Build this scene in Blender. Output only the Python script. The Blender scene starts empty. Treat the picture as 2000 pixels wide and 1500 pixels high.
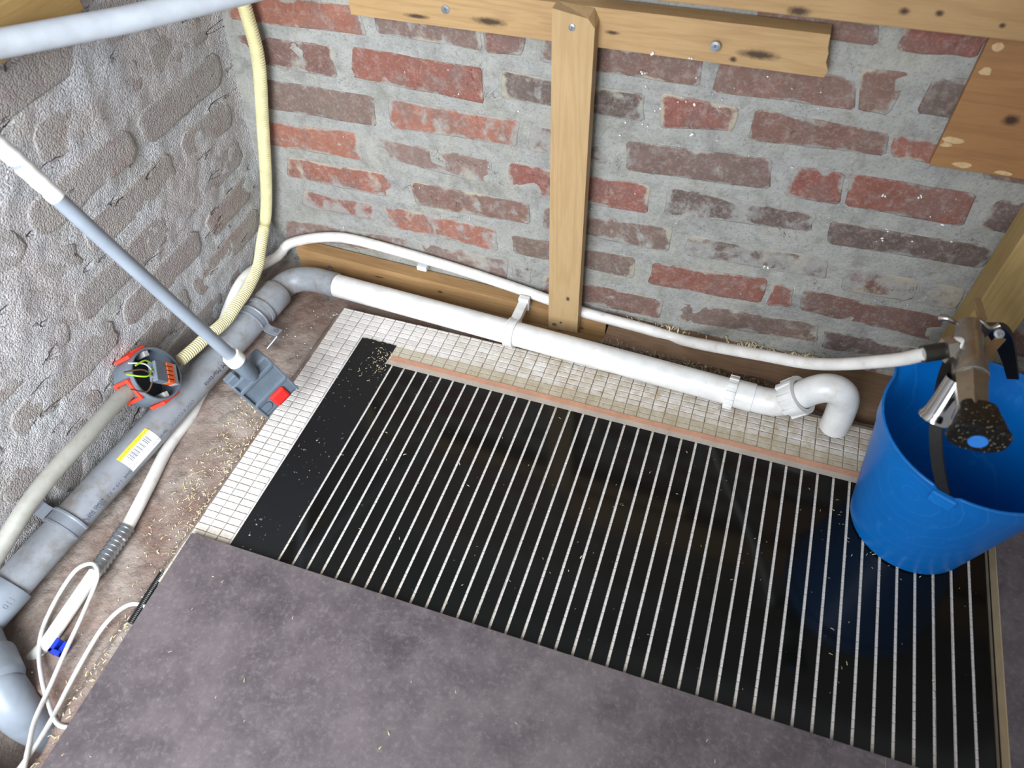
import bpy, bmesh, math, random
from mathutils import Vector, Matrix, noise
R = random.Random(7)
S = bpy.context.scene
COL = S.collection
PI = math.pi

# ------------------------------------------------------------------ camera, world, lights, exposure
cam_d = bpy.data.cameras.new('camera')
cam = bpy.data.objects.new('camera', cam_d)
COL.objects.link(cam)
cam_d.sensor_width = 36.0
cam_d.lens = 36.0 * 1420.70 / 2000.0
cam_d.clip_start = 0.02
cam_d.dof.use_dof = True
cam_d.dof.focus_distance = 1.22
cam_d.dof.aperture_fstop = 5.0
cam.matrix_world = Matrix(((0.943574, -0.235429, 0.232898, 0.821549), (0.329306, 0.741400, -0.584708, -0.932021), (-0.035013, 0.628410, 0.777094, 0.975000), (0.000000, 0.000000, 0.000000, 1.000000)))
S.camera = cam

w = bpy.data.worlds.new('world')
S.world = w
w.use_nodes = True
bg = w.node_tree.nodes['Background']
bg.inputs['Color'].default_value = (0.94, 0.96, 1.0, 1)
bg.inputs['Strength'].default_value = 0.33


def area(name, loc, target, size, power, color):
    l = bpy.data.lights.new(name, 'AREA')
    l.shape = 'RECTANGLE'
    l.size, l.size_y = size
    l.energy = power
    l.color = color
    o = bpy.data.objects.new(name, l)
    COL.objects.link(o)
    o.location = loc
    o.rotation_euler = (Vector(target) - Vector(loc)).to_track_quat('-Z', 'Y').to_euler()
    return o


key = area('daylight_door', (0.42, -1.62, 0.95), (-0.10, -0.30, 0.22), (0.8, 1.1), 27.0, (0.87, 0.935, 1.0))
key.data.spread = math.radians(112)
area('room_fill', (0.9, -1.7, 2.3), (0.4, -0.3, 0.1), (1.4, 1.2), 5.0, (1.0, 0.94, 0.84))  # unseen warm area lamp added above as soft fill, not a fixture
S.view_settings.view_transform = 'Standard'
S.view_settings.look = 'None'
S.view_settings.gamma = 1.0
S.view_settings.use_curve_mapping = False
S.view_settings.exposure = 0.0


# ------------------------------------------------------------------ helpers
def rgb(r, g, b):
    f = lambda c: (c / 255 / 12.92) if c <= 10 else ((c / 255 + 0.055) / 1.055) ** 2.4
    return (f(r), f(g), f(b), 1)


def tag(o, label=None, cat=None, group=None, kind=None):
    if label: o['label'] = label
    if cat: o['category'] = cat
    if group: o['group'] = group
    if kind: o['kind'] = kind
    return o


def link(o, parent=None):
    COL.objects.link(o)
    if parent is not None:
        o.parent = parent
        if parent.type == 'EMPTY' or True:
            o.matrix_parent_inverse = parent_inv(parent)
    return o


def parent_inv(p):
    m = Matrix.Identity(4)
    chain = []
    while p is not None:
        chain.append(p)
        p = p.parent
    for q in reversed(chain):
        m = m @ (Matrix.Translation(q.location) @ q.rotation_euler.to_matrix().to_4x4())
    return m.inverted()


def empty(name, loc, label, cat, group=None):
    o = bpy.data.objects.new(name, None)
    o.empty_display_size = 0.02
    COL.objects.link(o)
    o.location = loc
    return tag(o, label, cat, group)


def mesh(name, verts, faces, mat, parent=None, smooth=False):
    m = bpy.data.meshes.new(name)
    m.from_pydata([tuple(v) for v in verts], [], faces)
    m.update()
    if mat: m.materials.append(mat)
    if smooth:
        m.polygons.foreach_set('use_smooth', [True] * len(m.polygons))
    o = bpy.data.objects.new(name, m)
    return link(o, parent)


class MB:
    """collects shapes for ONE mesh"""
    def __init__(s): s.v, s.f, s.sm = [], [], []

    def add(s, verts, faces, smooth=False):
        b = len(s.v)
        s.v += [Vector(v) for v in verts]
        s.f += [tuple(i + b for i in f) for f in faces]
        s.sm += [smooth] * len(faces)
        return s

    def box(s, lo, hi, bev=0.0, M=None):
        bm = bmesh.new()
        bmesh.ops.create_cube(bm, size=1.0)
        c = [(a + b) / 2 for a, b in zip(lo, hi)]
        d = [abs(b - a) for a, b in zip(lo, hi)]
        for v in bm.verts:
            v.co = Vector((v.co.x * d[0] + c[0], v.co.y * d[1] + c[1], v.co.z * d[2] + c[2]))
        if bev > 0:
            bmesh.ops.bevel(bm, geom=list(bm.edges), offset=bev, segments=2, profile=0.5, affect='EDGES')
        bm.verts.index_update()
        vs = [(M @ v.co) if M else v.co.copy() for v in bm.verts]
        fs = [tuple(v.index for v in f.verts) for f in bm.faces]
        bm.free()
        return s.add(vs, fs)

    def lump(s, c, r):
        bm = bmesh.new()
        bmesh.ops.create_icosphere(bm, subdivisions=1, radius=r)
        bm.verts.index_update()
        q = (R.uniform(.7, 1.5), R.uniform(.7, 1.1), R.uniform(.7, 1.4))
        vs = [Vector(c) + Vector((v.co.x * q[0], v.co.y * q[1], v.co.z * q[2])) * R.uniform(.75, 1.2) for v in bm.verts]
        fs = [tuple(v.index for v in f.verts) for f in bm.faces]
        bm.free()
        return s.add(vs, fs)

    def tube(s, pts, r, seg=16, caps=True):
        pts = [Vector(p) for p in pts]
        n = len(pts)
        rr = r if isinstance(r, (list, tuple)) else [r] * n
        T = []
        for i in range(n):
            t = pts[min(i + 1, n - 1)] - pts[max(i - 1, 0)]
            if t.length < 1e-9: t = T[-1] if T else Vector((1, 0, 0))
            T.append(t.normalized())
        a = T[0].orthogonal().normalized()
        vs, fs = [], []
        for i in range(n):
            if i:
                q = T[i - 1].rotation_difference(T[i])
                a = (q @ a)
                a = (a - T[i] * a.dot(T[i])).normalized()
            b = T[i].cross(a)
            for k in range(seg):
                th = 2 * PI * k / seg
                vs.append(pts[i] + (a * math.cos(th) + b * math.sin(th)) * rr[i])
        for i in range(n - 1):
            for k in range(seg):
                k2 = (k + 1) % seg
                fs.append((i * seg + k, i * seg + k2, (i + 1) * seg + k2, (i + 1) * seg + k))
        if caps:
            fs.append(tuple(reversed(range(seg))))
            fs.append(tuple((n - 1) * seg + k for k in range(seg)))
        s.add(vs, fs, True)
        if caps:
            s.sm[-1] = s.sm[-2] = False
        return s

    def lathe(s, o, axis, prof, seg=24, closed=False):
        """prof: (distance along axis, radius)"""
        o, axis = Vector(o), Vector(axis).normalized()
        a = axis.orthogonal().normalized()
        b = axis.cross(a)
        vs, fs = [], []
        for d, r in prof:
            for k in range(seg):
                th = 2 * PI * k / seg
                vs.append(o + axis * d + (a * math.cos(th) + b * math.sin(th)) * max(r, 1e-5))
        n = len(prof)
        for i in range(n - 1 if not closed else n):
            j = (i + 1) % n
            for k in range(seg):
                k2 = (k + 1) % seg
                fs.append((i * seg + k, i * seg + k2, j * seg + k2, j * seg + k))
        return s.add(vs, fs, True)

    def build(s, name, mat, parent=None, autosmooth=40):
        m = bpy.data.meshes.new(name)
        m.from_pydata([tuple(v) for v in s.v], [], s.f)
        m.update()
        m.materials.append(mat)
        m.polygons.foreach_set('use_smooth', s.sm)
        if any(s.sm) and autosmooth:
            m.set_sharp_from_angle(angle=math.radians(autosmooth))
        o = bpy.data.objects.new(name, m)
        return link(o, parent)


def spline(pts, step=0.01):
    """Catmull-Rom through pts, resampled about every step"""
    P = [Vector(p) for p in pts]
    P = [P[0] * 2 - P[1]] + P + [P[-1] * 2 - P[-2]]
    out = []
    for i in range(1, len(P) - 2):
        L = (P[i + 1] - P[i]).length
        n = max(2, int(L / step))
        for k in range(n):
            t = k / n
            a, b, c, d = P[i - 1], P[i], P[i + 1], P[i + 2]
            out.append(0.5 * ((2 * b) + (c - a) * t + (2 * a - 5 * b + 4 * c - d) * t * t + (3 * b - a - 3 * c + d) * t ** 3))
    out.append(P[-2])
    return out


def resample(pts, step):
    out = [pts[0].copy()]
    acc = 0.0
    for i in range(len(pts) - 1):
        a, b = pts[i], pts[i + 1]
        L = (b - a).length
        d = step - acc
        while d <= L:
            out.append(a + (b - a) * (d / L))
            d += step
        acc = L - (d - step)
    return out


def frame(o, u, n):
    """matrix whose X is u and whose Z is n"""
    u = Vector(u).normalized()
    n = Vector(n)
    n = (n - u * n.dot(u)).normalized()
    v = n.cross(u)
    return Matrix(((u.x, v.x, n.x, o[0]), (u.y, v.y, n.y, o[1]), (u.z, v.z, n.z, o[2]), (0, 0, 0, 1)))


# ------------------------------------------------------------------ materials
class NT:
    def __init__(s, name):
        s.m = bpy.data.materials.new(name)
        s.m.use_nodes = True
        s.t = s.m.node_tree
        s.b = s.t.nodes['Principled BSDF']
        s.out = s.t.nodes['Material Output']

    def n(s, typ, **kw):
        nd = s.t.nodes.new(typ)
        for k, v in kw.items():
            if hasattr(nd, k): setattr(nd, k, v)
        return nd

    def l(s, a, b): s.t.links.new(a, b)

    def coord(s, kind='world', scale=(1, 1, 1)):
        if kind == 'world':
            o = s.n('ShaderNodeNewGeometry').outputs['Position']
        else:
            o = s.n('ShaderNodeTexCoord').outputs[{'object': 'Object', 'uv': 'UV', 'generated': 'Generated'}[kind]]
        mp = s.n('ShaderNodeMapping')
        mp.inputs['Scale'].default_value = scale
        s.l(o, mp.inputs['Vector'])
        return mp.outputs['Vector']

    def noise(s, vec, scale, detail=4, rough=0.55, dist=0.0):
        nd = s.n('ShaderNodeTexNoise')
        nd.inputs['Scale'].default_value = scale
        nd.inputs['Detail'].default_value = detail
        nd.inputs['Roughness'].default_value = rough
        nd.inputs['Distortion'].default_value = dist
        s.l(vec, nd.inputs['Vector'])
        return nd.outputs['Fac']

    def vor(s, vec, scale, feature='F1', rand=1.0):
        nd = s.n('ShaderNodeTexVoronoi')
        nd.feature = feature
        nd.inputs['Scale'].default_value = scale
        nd.inputs['Randomness'].default_value = rand
        s.l(vec, nd.inputs['Vector'])
        return nd.outputs['Distance']

    def ramp(s, fac, a, b, ca=(0, 0, 0, 1), cb=(1, 1, 1, 1)):
        nd = s.n('ShaderNodeMapRange')
        nd.inputs['From Min'].default_value = a
        nd.inputs['From Max'].default_value = b
        nd.clamp = True
        s.l(fac, nd.inputs['Value'])
        return nd.outputs['Result']

    def mix(s, fac, a, b, mode='MIX'):
        nd = s.n('ShaderNodeMix')
        nd.data_type = 'RGBA'
        nd.blend_type = mode
        for val, sock in ((fac, nd.inputs[0]), (a, nd.inputs[6]), (b, nd.inputs[7])):
            if isinstance(val, (tuple, list, float, int)):
                sock.default_value = val
            else:
                s.l(val, sock)
        return nd.outputs[2]

    def math(s, op, a, b=0.0):
        nd = s.n('ShaderNodeMath')
        nd.operation = op
        for val, sock in ((a, nd.inputs[0]), (b, nd.inputs[1])):
            if isinstance(val, (float, int)): sock.default_value = val
            else: s.l(val, sock)
        return nd.outputs[0]

    def bump(s, h, strength=0.5, dist=0.002, prev=None):
        nd = s.n('ShaderNodeBump')
        nd.inputs['Strength'].default_value = strength
        nd.inputs['Distance'].default_value = dist
        s.l(h, nd.inputs['Height'])
        if prev is not None: s.l(prev, nd.inputs['Normal'])
        return nd.outputs['Normal']

    def done(s, color=None, rough=0.5, normal=None, metal=0.0, spec=None, coat=None):
        for val, key in ((color, 'Base Color'), (rough, 'Roughness'), (metal, 'Metallic')):
            if val is None: continue
            if isinstance(val, (tuple, list, float, int)): s.b.inputs[key].default_value = val
            else: s.l(val, s.b.inputs[key])
        if normal is not None: s.l(normal, s.b.inputs['Normal'])
        if spec is not None: s.b.inputs['Specular IOR Level'].default_value = spec
        if coat is not None:
            s.b.inputs['Coat Weight'].default_value = coat
            s.b.inputs['Coat Roughness'].default_value = 0.1
        return s.m


def plain(name, c, rough=0.5, metal=0.0, dirt=None, dscale=60, damt=0.5, bump=0.0, spec=None, thr=(0.5, 0.75)):
    t = NT(name)
    v = t.coord('world')
    n1 = t.noise(v, 35, 3)
    dark = tuple(x * 0.82 for x in c[:3]) + (1,)
    col = t.mix(t.ramp(n1, 0.3, 0.7), c, dark)
    if dirt:
        n2 = t.noise(v, dscale, 8, 0.7)
        col = t.mix(t.math('MULTIPLY', t.ramp(n2, *thr), damt), col, dirt)
    nm = t.bump(t.noise(v, 400, 4), 0.3, 0.0006 * bump) if bump else None
    return t.done(col, rough, nm, metal, spec)


def wood(name, axis, light, dark, knots=(), seed=0.0, ring=90.0):
    """grain along axis (0,1,2); knots: world points with half sizes"""
    t = NT(name)
    light = (light[0] * 0.64, light[1] * 0.62, light[2] * 0.58, 1)
    dark = tuple(c * 0.70 for c in dark[:3]) + (1,)
    sc = [1.0, 1.0, 1.0]
    sc[axis] = 0.07
    v = t.coord('world', tuple(sc))
    ad = t.n('ShaderNodeVectorMath')
    ad.inputs[1].default_value = (seed, seed * 1.7, seed * 0.6)
    t.l(v, ad.inputs[0])
    v = ad.outputs[0]
    n1 = t.noise(v, 26, 3, 0.5)
    wv = t.math('SINE', t.math('MULTIPLY', n1, ring))
    col = t.mix(t.ramp(wv, -0.2, 1.0), light, tuple(a * 0.74 + b * 0.26 for a, b in zip(light, dark)))
    fine = t.noise(v, 420, 3, 0.6)
    col = t.mix(t.math('MULTIPLY', t.ramp(fine, 0.45, 0.75), 0.28), col, dark)
    big = t.noise(t.coord('world'), 9, 4)
    col = t.mix(t.math('MULTIPLY', t.ramp(big, 0.45, 0.75), 0.3), col, dark)
    for (p, half) in knots:
        mp = t.n('ShaderNodeMapping')
        mp.vector_type = 'TEXTURE'
        mp.inputs['Location'].default_value = p
        mp.inputs['Scale'].default_value = half
        t.l(t.n('ShaderNodeNewGeometry').outputs['Position'], mp.inputs['Vector'])
        ln = t.n('ShaderNodeVectorMath')
        ln.operation = 'LENGTH'
        t.l(mp.outputs[0], ln.inputs[0])
        nz = t.math('ADD', ln.outputs['Value'], t.math('MULTIPLY', t.noise(t.coord('world'), 250, 3), 0.6))
        k = t.ramp(nz, 1.45, 0.7)
        col = t.mix(k, col, tuple(c * 0.22 for c in dark[:3]) + (1,))
    nm = t.bump(fine, 0.35, 0.0008)
    return t.done(col, 0.62, nm)


def brick_mat(name, rough_wall=False):
    t = NT(name)
    v = t.coord('world')
    oi = t.n('ShaderNodeObjectInfo')
    base = oi.outputs['Color']
    n1 = t.noise(v, 38, 5, 0.6)
    col = t.mix(t.ramp(n1, 0.35, 0.7), base, (0.5, 0.5, 0.5, 1), 'MULTIPLY')
    col = t.mix(0.45, base, col)
    n0 = t.noise(v, 15, 4, 0.6, 0.6)
    col = t.mix(t.math('MULTIPLY', t.ramp(n0, 0.46, 0.66), 0.65), col, rgb(110, 97, 92))
    sp = t.noise(v, 260, 4, 0.7)
    col = t.mix(t.math('MULTIPLY', t.ramp(sp, 0.52, 0.75), 0.35), col, rgb(196, 150, 138))
    # mortar smeared over the faces
    sm = t.noise(v, 21, 9, 0.68, 0.3)
    if rough_wall: sm = t.noise(v, 16, 9, 0.72, 0.3)
    al = oi.outputs['Alpha']
    th = t.math('SUBTRACT', 0.745, t.math('MULTIPLY', al, 0.36))
    at = t.n('ShaderNodeAttribute')
    at.attribute_name = 'rim'
    sm = t.math('ADD', sm, t.math('MULTIPLY', at.outputs['Fac'], 0.14))
    fac = t.ramp(t.math('SUBTRACT', sm, th), -0.03, 0.07)
    mo = t.mix(t.noise(v, 90, 5, 0.7), rgb(112, 111, 107), rgb(174, 173, 168))
    mo = t.mix(t.math('MULTIPLY', t.ramp(t.noise(v, 12, 3), 0.5, 0.62), 0.45), mo, rgb(182, 170, 140))
    col = t.mix(t.math('MULTIPLY', fac, 0.85), col, mo)
    # light dust film in the texture of the face
    ds = t.noise(v, 70, 8, 0.75)
    col = t.mix(t.math('MULTIPLY', t.ramp(ds, 0.5, 0.8), 0.45), col, rgb(184, 178, 172))
    col = t.mix(t.math('MULTIPLY', crack(t, v), 0.75), col, rgb(50, 42, 40))
    if rough_wall:
        gr = t.noise(v, 520, 3, 0.6)
        col = t.mix(t.math('MULTIPLY', t.ramp(gr, 0.35, 0.6), 0.45), col, rgb(176, 174, 174))
        col = t.mix(0.52, col, rgb(176, 168, 165))
        nm = stipple(t, v)
        return t.done(col, 0.9, nm, spec=0.2)
    ck = t.vor(v, 22, 'DISTANCE_TO_EDGE')
    nm = t.bump(t.noise(v, 130, 6, 0.65), 0.55, 0.0022)
    nm = t.bump(t.noise(v, 600, 3, 0.6), 0.35, 0.0008, nm)
    return t.done(col, 0.88, nm, spec=0.25)


def crack(t, v):
    ck = t.math('ABSOLUTE', t.math('SUBTRACT', t.noise(v, 16, 5, 0.6, 1.6), 0.5))
    return t.math('MULTIPLY', t.ramp(ck, 0.0065, 0.0025), t.ramp(t.noise(v, 13, 2), 0.56, 0.64))


def stipple(t, v):
    ds = t.noise(v, 80, 2)
    vv = t.n('ShaderNodeVectorMath')
    vv.operation = 'ADD'
    t.l(v, vv.inputs[0])
    sc = t.n('ShaderNodeVectorMath')
    sc.operation = 'SCALE'
    nz = t.n('ShaderNodeTexNoise')
    nz.inputs['Scale'].default_value = 120
    t.l(v, nz.inputs['Vector'])
    t.l(nz.outputs['Color'], sc.inputs[0])
    sc.inputs['Scale'].default_value = 0.0035
    t.l(sc.outputs[0], vv.inputs[1])
    c = t.vor(vv.outputs[0], 400)
    h = t.math('SUBTRACT', 1.0, c)
    big = t.noise(v, 45, 5, 0.6)
    nm = t.bump(big, 0.6, 0.006)
    nm = t.bump(h, 0.8, 0.0024, nm)
    nm = t.bump(t.noise(v, 700, 3, 0.7), 0.5, 0.0012, nm)
    # long gouges of a trowel
    mp = t.n('ShaderNodeMapping')
    mp.inputs['Rotation'].default_value = (0.9, 0, 0)
    mp.inputs['Scale'].default_value = (1.0, 0.35, 1.0)
    t.l(vv.outputs[0], mp.inputs['Vector'])
    g = t.noise(mp.outputs[0], 42, 2, 0.4, 0.5)
    return t.bump(t.ramp(g, 0.285, 0.325), 1.0, 0.006, nm)


def mortar_mat(name, ca, cb, rough_wall=False):
    t = NT(name)
    v = t.coord('world')
    col = t.mix(t.noise(v, 30, 6, 0.7), ca, cb)
    col = t.mix(t.math('MULTIPLY', t.ramp(t.noise(v, 240, 4, 0.7), 0.52, 0.68), 0.55), col, rgb(84, 82, 78))
    col = t.mix(t.math('MULTIPLY', t.ramp(t.noise(v, 10, 4, 0.6), 0.45, 0.7), 0.3), col, rgb(172, 164, 142))
    col = t.mix(t.math('MULTIPLY', crack(t, v), 0.8), col, rgb(58, 54, 50))
    if not rough_wall:
        col = t.mix(t.math('MULTIPLY', t.ramp(t.noise(v, 22, 8, 0.75, 0.5), 0.48, 0.66), 0.5), col, rgb(104, 101, 94))
    if rough_wall:
        col = t.mix(t.math('MULTIPLY', t.ramp(t.noise(v, 7, 5, 0.6), 0.42, 0.62), 0.45), col, rgb(176, 156, 148))
        return t.done(col, 0.92, stipple(t, v), spec=0.2)
    ck = t.ramp(t.noise(v, 26, 4, 0.6, 1.2), 0.495, 0.5)
    nm = t.bump(t.noise(v, 55, 6, 0.65), 0.8, 0.006)
    nm = t.bump(t.noise(v, 420, 4, 0.7), 0.6, 0.0016, nm)
    return t.done(col, 0.93, nm, spec=0.2)


def concrete_mat():
    t = NT('rough_concrete')
    v = t.coord('world')
    col = t.mix(t.ramp(t.noise(v, 11, 5, 0.6), 0.38, 0.62), rgb(132, 108, 97), rgb(160, 148, 139))
    col = t.mix(t.math('MULTIPLY', t.ramp(t.noise(v, 40, 7, 0.7), 0.5, 0.68), 0.6), col, rgb(90, 77, 70))
    col = t.mix(t.math('MULTIPLY', t.ramp(t.noise(v, 300, 4, 0.7), 0.56, 0.72), 0.5), col, rgb(172, 160, 150))
    nm = t.bump(t.noise(v, 60, 7, 0.65), 0.8, 0.006)
    nm = t.bump(t.noise(v, 320, 4, 0.7), 0.6, 0.002, nm)
    return t.done(col, 0.9, nm, spec=0.25)


def floor_tile_mat():
    t = NT('grey_floor_board')
    v = t.coord('world')
    a = t.noise(v, 7, 8, 0.68)
    b = t.noise(v, 30, 8, 0.72)
    col = t.mix(t.ramp(a, 0.35, 0.68), rgb(74, 66, 70), rgb(106, 97, 99))
    col = t.mix(t.math('MULTIPLY', t.ramp(b, 0.45, 0.7), 0.5), col, rgb(120, 111, 112))
    col = t.mix(t.math('MULTIPLY', t.ramp(t.noise(v, 160, 5, 0.7), 0.5, 0.72), 0.3), col, rgb(148, 140, 138))
    nm = t.bump(t.noise(v, 260, 5, 0.6), 0.25, 0.0006)
    return t.done(col, 0.42, nm, spec=0.45)


def film_mat(name, c, rough, specks):
    t = NT(name)
    v = t.coord('world')
    sp = t.ramp(t.noise(v, 210, 2, 0.5), 0.745 - specks, 0.80 - specks)
    msk = t.ramp(t.noise(v, 9, 4, 0.6), 0.42, 0.62)
    col = t.mix(t.math('MULTIPLY', sp, msk), c, rgb(170, 165, 150))
    ro = t.math('ADD', rough, t.math('MULTIPLY', t.noise(v, 18, 5), 0.05))
    return t.done(col, ro, None, spec=0.4)


def foam_mat(name='white_foam'):
    t = NT(name)
    v = t.coord('world')
    oi = t.n('ShaderNodeObjectInfo')
    col = t.mix(oi.outputs['Random'], rgb(206, 200, 195), rgb(224, 220, 216))
    g = t.n('ShaderNodeSeparateXYZ')
    t.l(t.n('ShaderNodeNewGeometry').outputs['Position'], g.inputs[0])
    zone = t.math('MULTIPLY', t.ramp(g.outputs['X'], 0.25, 0.6), t.ramp(g.outputs['Y'], -0.30, -0.19))
    st = t.ramp(t.noise(v, 38, 8, 0.75), 0.36, 0.62)
    col = t.mix(t.math('MULTIPLY', t.math('MULTIPLY', st, zone), 0.75), col, rgb(168, 150, 118))
    st2 = t.ramp(t.noise(v, 130, 6, 0.75), 0.52, 0.7)
    col = t.mix(t.math('MULTIPLY', st2, 0.4), col, rgb(150, 140, 128))
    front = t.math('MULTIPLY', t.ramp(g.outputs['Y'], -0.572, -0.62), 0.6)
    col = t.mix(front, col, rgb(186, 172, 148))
    nm = t.bump(t.noise(v, 260, 5, 0.65), 0.6, 0.0012)
    return t.done(col, 0.75, nm, spec=0.3)


def clear_film():
    t = NT('clear_film')
    tr = t.n('ShaderNodeBsdfTransparent')
    tr.inputs['Color'].default_value = (0.985, 0.975, 0.945, 1)
    gl = t.n('ShaderNodeBsdfGlossy')
    gl.inputs['Roughness'].default_value = 0.12
    df = t.n('ShaderNodeBsdfDiffuse')
    df.inputs['Color'].default_value = rgb(214, 204, 180)
    mx0 = t.n('ShaderNodeMixShader')
    mx0.inputs[0].default_value = 0.10
    t.l(tr.outputs[0], mx0.inputs[1])
    t.l(df.outputs[0], mx0.inputs[2])
    fr = t.n('ShaderNodeFresnel')
    fr.inputs['IOR'].default_value = 1.45
    mx = t.n('ShaderNodeMixShader')
    gb = t.n('ShaderNodeNewGeometry')
    t.l(t.math('MULTIPLY', fr.outputs[0], t.math('SUBTRACT', 1.0, gb.outputs['Backfacing'])), mx.inputs[0])
    t.l(mx0.outputs[0], mx.inputs[1])
    t.l(gl.outputs[0], mx.inputs[2])
    t.l(mx.outputs[0], t.out.inputs['Surface'])
    return t.m


PINE = rgb(204, 166, 112)
PINE_D = rgb(150, 108, 62)
M = dict(
    mortar=mortar_mat('mortar', rgb(130, 130, 126), rgb(178, 177, 172)),
    mortar_l=mortar_mat('smeared_mortar', rgb(170, 170, 172), rgb(216, 217, 220), True),
    brick=brick_mat('brick_face'),
    brick_l=brick_mat('smeared_brick', True),
    concrete=concrete_mat(),
    board=floor_tile_mat(),
    core=plain('board_core', rgb(186, 164, 128), 0.7),
    foam=foam_mat(),
    foam_joint=plain('foam_joint', rgb(140, 128, 112), 0.8),
    carbon=film_mat('carbon_film', (0.0045, 0.0048, 0.0045, 1), 0.07, 0.0),
    band=film_mat('black_tape', (0.006, 0.0065, 0.0075, 1), 0.40, 0.06),
    copper=plain('copper_strip', rgb(208, 156, 128), 0.45, 0.15, rgb(150, 110, 90), 120, 0.5),
    silver=plain('silver_print', rgb(186, 174, 162), 0.5, 0.05, rgb(140, 128, 118), 300, 0.6),
    clear=clear_film(),
    grey_pvc=plain('grey_pvc', rgb(150, 154, 160), 0.42, 0, rgb(118, 108, 98), 22, 0.75, thr=(0.5, 0.66)),
    grey_clean=plain('grey_plastic', rgb(138, 146, 156), 0.4),
    grey_box=plain('grey_box_plastic', rgb(104, 116, 128), 0.45, 0, rgb(140, 140, 140), 160, 0.3),
    dark_grey=plain('dark_grey_plastic', rgb(62, 68, 72), 0.5),
    old_grey=plain('old_grey_conduit', rgb(158, 156, 148), 0.55, 0, rgb(126, 118, 100), 40, 0.6),
    white_pvc=plain('white_pvc', rgb(232, 231, 228), 0.32, 0, rgb(196, 178, 146), 26, 0.5, thr=(0.56, 0.72)),
    white_hose=plain('white_pipe', rgb(232, 229, 224), 0.4, 0, rgb(186, 174, 158), 70, 0.45, thr=(0.56, 0.7)),
    white_near=plain('pale_grey_pipe', rgb(184, 189, 196), 0.45),
    cable=plain('white_cable', rgb(222, 220, 216), 0.45, 0, rgb(150, 138, 124), 30, 0.6),
    tape=plain('white_tape', rgb(240, 240, 238), 0.6),
    cream=plain('cream_plastic', rgb(238, 230, 186), 0.42, 0, rgb(190, 178, 130), 60, 0.3),
    red=plain('red_rubber', rgb(226, 48, 44), 0.5),
    orange=plain('orange_plastic', rgb(240, 104, 50), 0.4),
    red_orange=plain('red_orange_rubber', rgb(232, 62, 40), 0.5),
    clear_pl=plain('milky_plastic', rgb(178, 176, 180), 0.25),
    wire_y=plain('yellow_green_wire', rgb(150, 190, 40), 0.45),
    wire_w=plain('grey_wire', rgb(186, 184, 180), 0.45),
    wire_b=plain('brown_wire', rgb(92, 60, 42), 0.45),
    black=plain('black_plastic', rgb(20, 20, 20), 0.38, 0, rgb(70, 68, 62), 200, 0.5, thr=(0.6, 0.7)),
    black_dusty=plain('dusty_black_plastic', rgb(16, 16, 16), 0.45, 0, rgb(196, 176, 140), 330, 0.9, thr=(0.6, 0.64)),
    dark_metal=plain('dark_metal', rgb(70, 68, 62), 0.4, 0.7),
    nickel=plain('worn_nickel', rgb(176, 170, 160), 0.28, 0.9, rgb(132, 120, 102), 120, 0.5),
    chrome=plain('chrome', rgb(205, 205, 205), 0.12, 1.0),
    steel=plain('zinc_steel', rgb(190, 195, 200), 0.3, 0.9),
    clamp=plain('grey_clamp', rgb(142, 148, 158), 0.45, 0.15, rgb(110, 100, 92), 40, 0.5),
    brass=plain('old_brass', rgb(150, 122, 88), 0.4, 0.6),
    blue=None,
    blue_dot=plain('blue_disc', rgb(52, 132, 220), 0.4),
    blue_clip=plain('blue_clip_plastic', rgb(30, 60, 200), 0.4),
    ink=plain('blue_grey_ink', rgb(92, 106, 130), 0.6),
    dark_ink=plain('dark_blue_ink', rgb(58, 70, 92), 0.6),
    shaving=plain('wood_shaving', rgb(222, 204, 164), 0.7),
    crumb=plain('white_foam_crumb', rgb(238, 238, 236), 0.7),
    dust=plain('mixed_dust', rgb(112, 100, 82), 0.9, 0, rgb(200, 188, 166), 260, 0.8),
    dark_timber=wood('dark_timber', 0, rgb(150, 120, 94), rgb(92, 70, 54), seed=3.0),
)


def bucket_mat():
    t = NT('blue_bucket_plastic')
    v = t.coord('world')
    col = t.mix(t.ramp(t.noise(v, 6, 3), 0.3, 0.7), rgb(0, 103, 186), rgb(0, 113, 196))
    sc = t.noise(t.coord('world', (1, 1, 0.25)), 90, 6, 0.7)
    col = t.mix(t.math('MULTIPLY', t.ramp(sc, 0.58, 0.7), 0.25), col, rgb(60, 150, 225))
    # flow lines of the moulding
    wv = t.n('ShaderNodeTexWave')
    wv.wave_type = 'RINGS'
    wv.rings_direction = 'SPHERICAL'
    mp = t.n('ShaderNodeMapping')
    mp.vector_type = 'POINT'
    mp.inputs['Location'].default_value = (-1.10, 0.36, -0.19)
    t.l(t.n('ShaderNodeNewGeometry').outputs['Position'], mp.inputs['Vector'])
    wv.inputs['Scale'].default_value = 13.0
    wv.inputs['Distortion'].default_value = 1.2
    wv.inputs['Detail Scale'].default_value = 4.0
    t.l(mp.outputs[0], wv.inputs['Vector'])
    ln = t.ramp(wv.outputs['Fac'], 0.975, 1.0)
    col = t.mix(t.math('MULTIPLY', ln, 0.08), col, rgb(110, 180, 235))
    return t.done(col, 0.38, None, spec=0.5)


M['blue'] = bucket_mat()

# ------------------------------------------------------------------ the setting: walls and floor
def grid_wall(name, f, nu, nv, mat, flip=False):
    vs = [f(i / nu, j / nv) for j in range(nv + 1) for i in range(nu + 1)]
    fs = []
    for j in range(nv):
        for i in range(nu):
            a = j * (nu + 1) + i
            q = (a, a + 1, a + nu + 2, a + nu + 1)
            fs.append(tuple(reversed(q)) if flip else q)
    o = mesh(name, vs, fs, mat, None, True)
    return tag(o, kind='structure')


def nz(x, y, z, s): return noise.fractal(Vector((x * s, y * s, z * s)), 1.0, 2.0, 4)


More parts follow.
